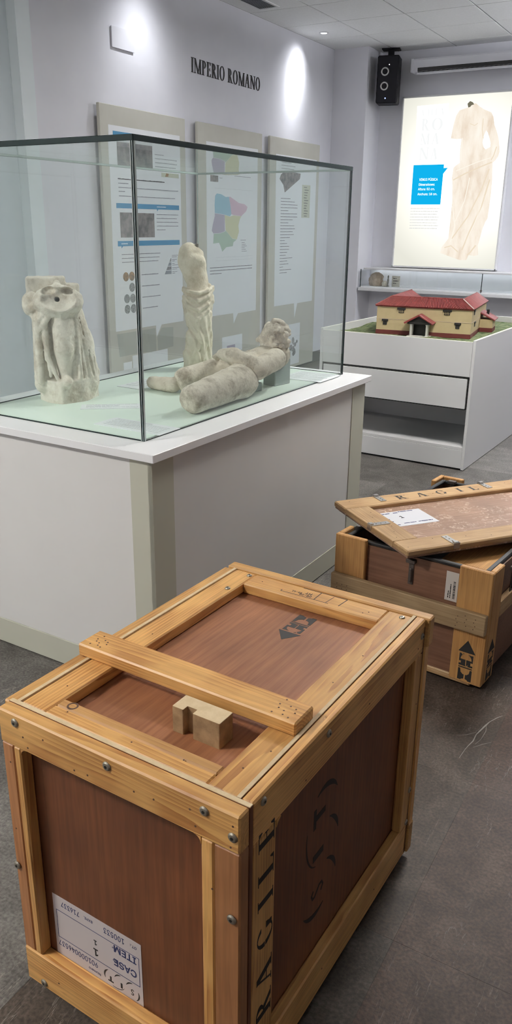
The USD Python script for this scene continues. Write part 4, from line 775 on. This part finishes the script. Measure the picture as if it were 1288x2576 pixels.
nails(t, [(-.45, .618), (-.44, .60), (-.40, .632), (-.33, .60), (-.30, .603), (-.20, .615), (-.16, .618), (-.09, .632), (-.08, .605), (-.012, .637), (-.016, .597), (-.49, .55), (-.495, .40), (-.05, .5), (-.03, .2), (-.42, .06), (-.25, .05)], FF(0, 0, 0), .0018)
# right side panel (u = 0), behind the front panel
board(t, 'side_rail', (-.022, .036, .576), (0, .735, CH), 1); board(t, 'side_rail', (-.022, .036, ZB), (0, .735, .110), 1)
board(t, 'side_post', (-.022, .036, .110), (-.0, .106, .576), 2); board(t, 'side_post', (-.022, .688, .110), (-.0, .735, .576), 2)
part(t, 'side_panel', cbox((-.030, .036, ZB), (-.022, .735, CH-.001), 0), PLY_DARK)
part(t, 'corner_fillet', ext(Polygon([(0, 0), (.014, 0), (.006, -.006), (0, -.014)]), .02, frame((-.02, .106, .576), (0, 1, 0), (0, 0, 1))), PINE[1])
# left side panel
board(t, 'side_rail', (-.528, .03, .576), (-.500, .735, CH-.006), 1); board(t, 'side_rail', (-.528, .03, ZB), (-.500, .735, .110), 1); board(t, 'side_post', (-.528, .036, .11), (-.500, .106, .576), 2); board(t, 'side_post', (-.528, .66, .11), (-.500, .735, .576), 2)
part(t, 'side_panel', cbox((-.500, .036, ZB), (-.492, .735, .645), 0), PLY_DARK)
# far end panel
board(t, 'back_rail', (-.520, .735, .588), (.010, .764, CH), 0); board(t, 'back_rail', (-.520, .735, ZB), (.006, .762, .104), 0); board(t, 'back_post', (-.05, .735, .104), (.004, .762, .588), 2); board(t, 'back_post', (-.52, .735, .104), (-.46, .762, .588), 2)
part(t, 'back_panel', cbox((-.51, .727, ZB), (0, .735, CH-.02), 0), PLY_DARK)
part(t, 'bottom_panel', cbox((-.5, .03, ZB), (-.02, .735, ZB+.012), 0), PLY[1])
for v0 in (.10, .58): bx(t, 'skid', (-.49, v0, 0), (-.03, v0+.08, ZB), 'screw_dark', .002)
RT = lambda y, z, u=0.: frame((u, y, z), (0, 1, 0), (0, 0, 1))
for y_, z_ in [(.064, .643), (.278, .636), (.718, .622), (.728, .21), (.725, .118)]: bolt(t, RT(y_, z_), .0075)
nails(t, [(.70, .60), (.45, .60), (.2, .59), (.55, .06), (.3, .07), (.72, .45)], RT(0, 0), .0018)
UP = lambda y, z, u: frame((u, y, z), (0, 0, 1), (0, -1, 0))
for c, z in [('F', .11), ('R', .180), ('A', .252), ('G', .340), ('I', .430), ('L', .482), ('E', .548)]:
    g, w = glyph(c); k = rect(-1, .44, 2, .50) if c in 'G' else rect(-5, -5, -4, -4)
    part(t, 'stencil_letter', ext(affinity.scale(g.difference(k), .085, .046, origin=(0, 0)), .0004, UP(.099, z, 0.)), 'ink')
part(t, 'stencil_logo', ext(sit_logo(), .0004, UP(0, 0, -.022)), 'ink')
bx(t, 'panel_edge', (-.51, .0272, CH-.002), (0, .0358, CH-.0002), 'endgrain', .0005); bx(t, 'panel_edge', (-.0298, .0362, CH-.001), (-.0222, .735, CH+.0004), 'endgrain', .0005); bx(t, 'panel_edge', (-.4998, .036, .645), (-.4918, .733, .6562), 'endgrain', .0005)
# lid let into the top
LT, LB = .654, .628
board(t, 'lid_board', (-.4915, .038, LB), (-.434, .733, LT), 1); board(t, 'lid_board', (-.086, .038, LB), (-.0275, .733, LT), 1)
board(t, 'lid_board', (-.434, .672, LB), (-.086, .733, LT), 0); board(t, 'lid_board', (-.434, .038, LB), (-.086, .066, LT), 0); board(t, 'lid_board', (-.434, .0663, LB), (-.086, .089, LT), 0, ORP)
part(t, 'lid_panel', cbox((-.489, .038, LB-.010), (-.0275, .733, LB), 0), PLY[1])
board(t, 'lid_batten', (-.522, .213, LT), (-.030, .277, LT+.027), 0)
TT = lambda x, y, z=LT: frame((x, y, z), (1, 0, 0), (0, 1, 0))
for x_, y_ in [(-.448, .628), (-.444, .716), (-.048, .716)]: bolt(t, TT(x_, y_), .0065)
nails(t, [(-.50+.013*(k % 3)+.004*(k % 2), .225+.011*(k//3)+.003*(k % 2)) for k in range(10)] + [(-.082+.016*(k % 3)+.004*(k % 2), .222+.014*(k//3)+.003*(k % 2)) for k in range(10)], TT(0, 0, LT+.027), .0017)
nails(t, [(-.06, .10), (-.045, .16), (-.055, .40), (-.05, .52), (-.46, .12), (-.455, .36), (-.40, .06), (-.25, .055), (-.15, .065), (-.40, .705), (-.12, .70), (-.13, .69)], TT(0, 0, LT), .0015)
part(t, 'knot_ring', ext(Point(0, 0).buffer(.0105, 12).difference(affinity.scale(Point(0, 0).buffer(.0075, 12), 1, .9)), .0004, TT(-.405, .078)), 'nail')
hm = affinity.scale(handling_mark(), .044, .044, origin=(0, 0))
part(t, 'handling_mark', ext(hm, .0004, frame((-.243, .650, LB), (-1, 0, 0), (0, -1, 0))), 'ink')
# treatment stamp on the far lid board
st = unary_union([LineS([(-.339, .688), (-.215, .688)], .0016), LineS([(-.300, .729), (-.186, .729)], .0016), LineS([(-.252, .688), (-.252, .729)], .0018), LineS([(-.186, .729), (-.190, .690)], .0018), LineS([(-.339, .688), (-.339, .695)], .0018), LineS([(-.218, .725), (-.222, .69)], .0012)])
part(t, 'treatment_stamp', ext(st, .0003, TT(0, 0)), 'ink')
for s, x_, y_, h in [('HT', -.266, .712, .009), ('DB-08', -.262, .700, .007), ('ES-41', -.29, .705, .006)]:
    m = txt(s, h, .0003, True); part(t, 'stamp_text', put(m, frame((x_, y_, LT), (-1, 0, 0), (0, -1, 0))), 'ink')
# shipping label, upside down on the front panel
LBL = frame((-.2262, .0268, .0915), (-1, 0, 0), (0, 0, -1))   # reading right = image left, up = down
LW_, LH_ = .2195, .1605
lab = part(t, 'shipping_label', ext(rect(0, -LH_, LW_, 0), .0005, LBL), 'label', label='white shipping label glued upside down')
LX = LBL@frame((0, 0, .0005), (1, 0, 0), (0, 1, 0))
yv = lambda f_: -LH_*f_
part(lab, 'label_frame', ext(rect(.006, yv(.776), .212, yv(.345)).difference(rect(.007, yv(.770), .211, yv(.351))), .0003, LX), 'navy')
def lt(s, xn, f_, h, m='navy', bold=False, sx=1.):
    g = txt(s, h, .0003, bold, sx); g.apply_translation([xn*LW_, yv(f_), 0]); part(lab, 'label_text', put(g, LX), m)
lt('CASE', .055, .545, .0155, 'navy', True); lt('ITEM', .055, .755, .0155, 'navy', True); lt('Nº', .275, .545, .006); lt('Nº', .275, .735, .006)
lt('1', .48, .51, .0165, 'ink', True); lt('1', .49, .645, .011, 'ink', True); lt('901000046537', .50, .295, .0125, 'navy', False, .78); lt('Número', .475, .155, .006)
lt('OT.:', .045, .925, .006); lt('100533', .175, .935, .0125, 'navy', False, .78); lt('EXPE.', .53, .925, .006); lt('716337', .68, .935, .0115, 'navy', False, .8)
part(lab, 'label_logo', ext(affinity.scale(affinity.translate(sit_logo(), -.19, .38), .29, .29, origin=(0, 0)), .0003, LX@frame((.008, yv(.315), 0), (1, 0, 0), (0, 1, 0))), 'ink')

# notched wooden block on the lid
t = thing('wood_block', 'small notched sawn wooden block standing on the front crate lid', 'wooden block', (C1X, C1Y, 0), C1R)
q = np.array([(-.236, .151), (-.234, .185), (-.136, .183), (-.139, .141)]); zb = LB
sh = Polygon([(-.2365, .1465), (-.2365, .187), (-.137, .187), (-.137, .1465)]).difference(rect(-.213, .13, -.193, .160)).buffer(-.002).buffer(.002)
part(t, 'block', ext(sh, .050, TT(0, 0, zb)), 'blockside'); part(t, 'sawn_top', ext(sh.buffer(-.0006), .0008, TT(0, 0, zb+.0496)), 'endgrain')

# ---------------------------------------------------------------- open crate behind, with its lid laid across
C2X, C2Y, C2R = -.4931, 2.3486, math.degrees(-.1072)
t = thing('open_crate', 'open pine and brown plywood crate beside the plinth with black lined inside', 'crate', (C2X, C2Y, 0), C2R)
W2, L2, H2 = .5772, .8899, .4337
board(t, 'front_post', (-.113, 0, .022), (0, .020, H2), 2, ORP); board(t, 'front_post', (-W2, 0, .022), (-.457, .020, H2), 2, ORP)
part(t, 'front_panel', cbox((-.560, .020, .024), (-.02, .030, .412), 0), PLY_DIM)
board(t, 'front_batten', (-W2, -.022, .219), (-.001, 0, .290), 0, GREYP)
board(t, 'bottom_rail', (-.22, .004, .012), (-.04, .02, .027), 0, OLDP); bx(t, 'ply_edge', (-W2+.12, .012, .020), (-.113, .020, .030), 'endgrain', .001)
bx(t, 'rubber_seal', (-.555, .022, .412), (-.025, .040, .424), 'gasket', .003); bx(t, 'rubber_seal', (-.555, .04, .412), (-.537, L2-.03, .424), 'gasket', .003); bx(t, 'rubber_seal', (-.043, .04, .412), (-.025, L2-.03, .424), 'gasket', .003); bx(t, 'rubber_seal', (-.537, L2-.048, .412), (-.043, L2-.03, .424), 'gasket', .003)
# sides, back
for u0, u1, s in ((-.020, 0, 1), (-W2, -W2+.020, -1)):
    board(t, 'side_post', (u0, .020 if s > 0 else 0.02, .022), (u1, .100, H2), 2, ORP); board(t, 'side_post', (u0, L2-.10, .022), (u1, L2, H2), 2, ORP)
    board(t, 'side_batten', ((0 if s > 0 else -W2-.0), .10, .24), ((-.020 if s > 0 else -W2+.02), L2-.10, .30), 1, OLDP)
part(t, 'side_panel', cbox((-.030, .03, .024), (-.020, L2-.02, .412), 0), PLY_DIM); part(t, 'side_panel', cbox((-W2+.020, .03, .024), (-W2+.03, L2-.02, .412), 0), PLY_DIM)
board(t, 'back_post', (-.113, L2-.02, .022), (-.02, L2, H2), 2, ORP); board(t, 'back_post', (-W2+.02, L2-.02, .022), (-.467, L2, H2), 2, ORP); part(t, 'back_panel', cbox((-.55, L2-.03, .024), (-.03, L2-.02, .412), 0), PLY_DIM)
part(t, 'bottom_panel', cbox((-.55, .03, .024), (-.03, L2-.03, .036), 0), PLY_DIM)
fo = rect(-.547, .03, -.03, L2-.03).difference(rect(-.50, .08, -.08, L2-.08))
part(t, 'foam_lining', ext(fo, .30, TT(0, 0, .036)), 'foam'); bx(t, 'foam_tray', (-.50, .08, .036), (-.08, L2-.08, .31), 'foam', .004)
board(t, 'inner_board', (-.22, .10, .375), (-.047, .70, .397), 1, ORP)
for x0 in (-.52, -.13): 
    for y0 in (.04, L2-.12): bx(t, 'foot', (x0, y0, 0), (x0+.09, y0+.08, .024), 'screw_dark', .002)
def hasp(T, nm='latch'):
    l_ = part(t, nm, put(cbox((-.009, -.004, -.090), (.009, .0, .0), .001), T), 'rust'); part(l_, 'hook', put(cbox((-.017, -.016, -.010), (.017, .004, .004), .002), T), 'rust'); part(l_, 'lever', put(cbox((-.006, -.012, -.080), (.006, -.004, -.03), .003), T), 'rust')
hasp(frame((-.288, .020, .402), (1, 0, 0), (0, 1, 0))); hasp(frame((-W2, .16, .40), (0, -1, 0), (1, 0, 0)), 'side_latch'); hasp(frame((0, .18, .40), (0, 1, 0), (-1, 0, 0)), 'side_latch'); hasp(frame((-.50, L2-.05, .43), (1, 0, 0), (0, 1, 0)), 'back_latch')
hm2 = affinity.scale(handling_mark(), .0475, .0545, origin=(0, 0))
part(t, 'handling_mark', ext(hm2, .0004, frame((-.0585, 0, .030), (1, 0, 0), (0, 0, 1))), 'ink'); part(t, 'handling_mark', ext(hm2, .0004, frame((0, .062, .030), (0, 1, 0), (0, 0, 1))), 'ink')
nails(t, [(-.10+.03*(k % 3)+.005*(k % 2), .232+.012*(k//3)+.004*((k*5) % 3)) for k in range(12)] + [(-.55+.02*(k % 3), .24+.015*(k//3)) for k in range(6)], frame((0, -.022, 0), (1, 0, 0), (0, 0, 1)), .0018)
bl = part(t, 'barcode_sticker', ext(rect(-.163, .292, -.120, .396), .0006, frame((0, .020, 0), (1, 0, 0), (0, 0, 1))), 'tape', label='white sticker with a sideways barcode')
rg = random.Random(9); bars, z = [], .302
while z < .362: w_ = rg.choice([.0008, .0014, .0022]); bars.append(rect(-.136, z, -.128, z+w_)); z += w_+rg.choice([.0009, .0016])
part(bl, 'barcode', ext(unary_union(bars), .0003, frame((0, .0194, 0), (1, 0, 0), (0, 0, 1))), 'ink')
part(bl, 'sticker_text', words([(.302, -y, .302+.05*(.5+.5*((k*3) % 2))) for k, y in enumerate((-.150, -.143))], .0035, frame((0, .0194, 0), (0, 0, 1), (-1, 0, 0))@frame((0, 0, 0), (1, 0, 0), (0, 1, 0)), 3, .0003), 'ink', kind='stuff')

LRZ = math.degrees(math.atan2(.7845, .620))
t = thing('crate_lid', 'loose pine framed crate lid with scuffed plywood lying askew over the open crate', 'crate lid', (-.767, 2.312, H2+.004), LRZ)
LL, LWd, LTk = .89, .529, .027
board(t, 'lid_board', (0, 0, .006), (LL, .093, LTk), 0, OLDP, b=.004); board(t, 'lid_board', (0, .434, .006), (LL, LWd, LTk), 0, OLDP, b=.004); board(t, 'lid_board', (0, .093, .006), (.097, .434, LTk), 1, OLDP, b=.002); board(t, 'lid_board', (LL-.097, .093, .006), (LL, .434, LTk), 1, OLDP, b=.002)
part(t, 'lid_panel', cbox((.004, .004, 0), (LL-.004, LWd-.004, .0105), 0), PLY_OLD)
bx(t, 'seal_strip', (.03, .006, -.0035), (LL-.03, .018, .0), 'gasket', .001); bx(t, 'seal_strip', (.006, .03, -.0035), (.018, LWd-.03, 0), 'gasket', .001)
def clip(cx, cy, along, L=.085, w=.024):
    """A drilled steel keeper plate on the frame, bent down over the edge; along = unit direction to the edge."""
    ex, ey = np.array([along[0], along[1], 0.]), np.array([-along[1], along[0], 0.]); T = frame((cx, cy, LTk), ex, ey)
    holes = unary_union([Point(L*f_, 0).buffer(.003, 8) for f_ in (.15, .4, .65)])
    c = part(t, 'keeper_plate', ext(rect(0, -w/2, L, w/2).difference(holes), .0025, T), 'steel')
    part(c, 'lip', put(cbox((L-.002, -w/2, -.016), (L+.002, w/2, .006), .001), T), 'steel'); part(c, 'hook', put(cbox((L-.014, -w/2+.003, .002), (L, w/2-.003, .008), .001), T), 'steel')
clip(.188, .073, (0, -1), .075); clip(.66, .073, (0, -1), .075); clip(.178, .462, (0, 1), .068); clip(.668, .462, (0, 1), .068); clip(.076, .252, (-1, 0), .078)
TL = lambda x, y, z=LTk: frame((x, y, z), (1, 0, 0), (0, 1, 0))
for c, x_ in [('R', .245), ('A', .335), ('G', .425), ('I', .525), ('L', .585)]:
    g, w = glyph(c); k = rect(-1, .46, 2, .52)
    part(t, 'stencil_letter', ext(affinity.scale(g.difference(k) if c in 'AGR' else g, .070, .040, origin=(0, 0)), .0004, TL(x_, .462)), 'ink')
sl = part(t, 'lid_label', ext(rect(.096, .241, .284, .385), .0006, TL(0, 0, .0105)), 'label2', label='creased white paper label')
part(sl, 'label_text', words([(.11, .368, .15), (.165, .368, .185), (.19, .374, .255), (.105, .315, .125), (.105, .29, .125), (.175, .315, .18), (.105, .255, .13), (.15, .262, .20), (.21, .262, .27)], .006, TL(0, 0, .0111), 5, .0003), 'navy', kind='stuff')
m = txt('1', .02, .0003, True); part(sl, 'label_number', put(m, TL(.165, .315, .0111)), 'ink')
nails(t, [(.02+.11*k+.01*(k % 3), .03+.02*((k*5) % 3)) for k in range(8)] + [(.03+.02*((k*7) % 3), .12+.05*k) for k in range(6)] + [(.05+.12*k, .50-.02*(k % 2)) for k in range(7)], TL(0, 0), .0018)
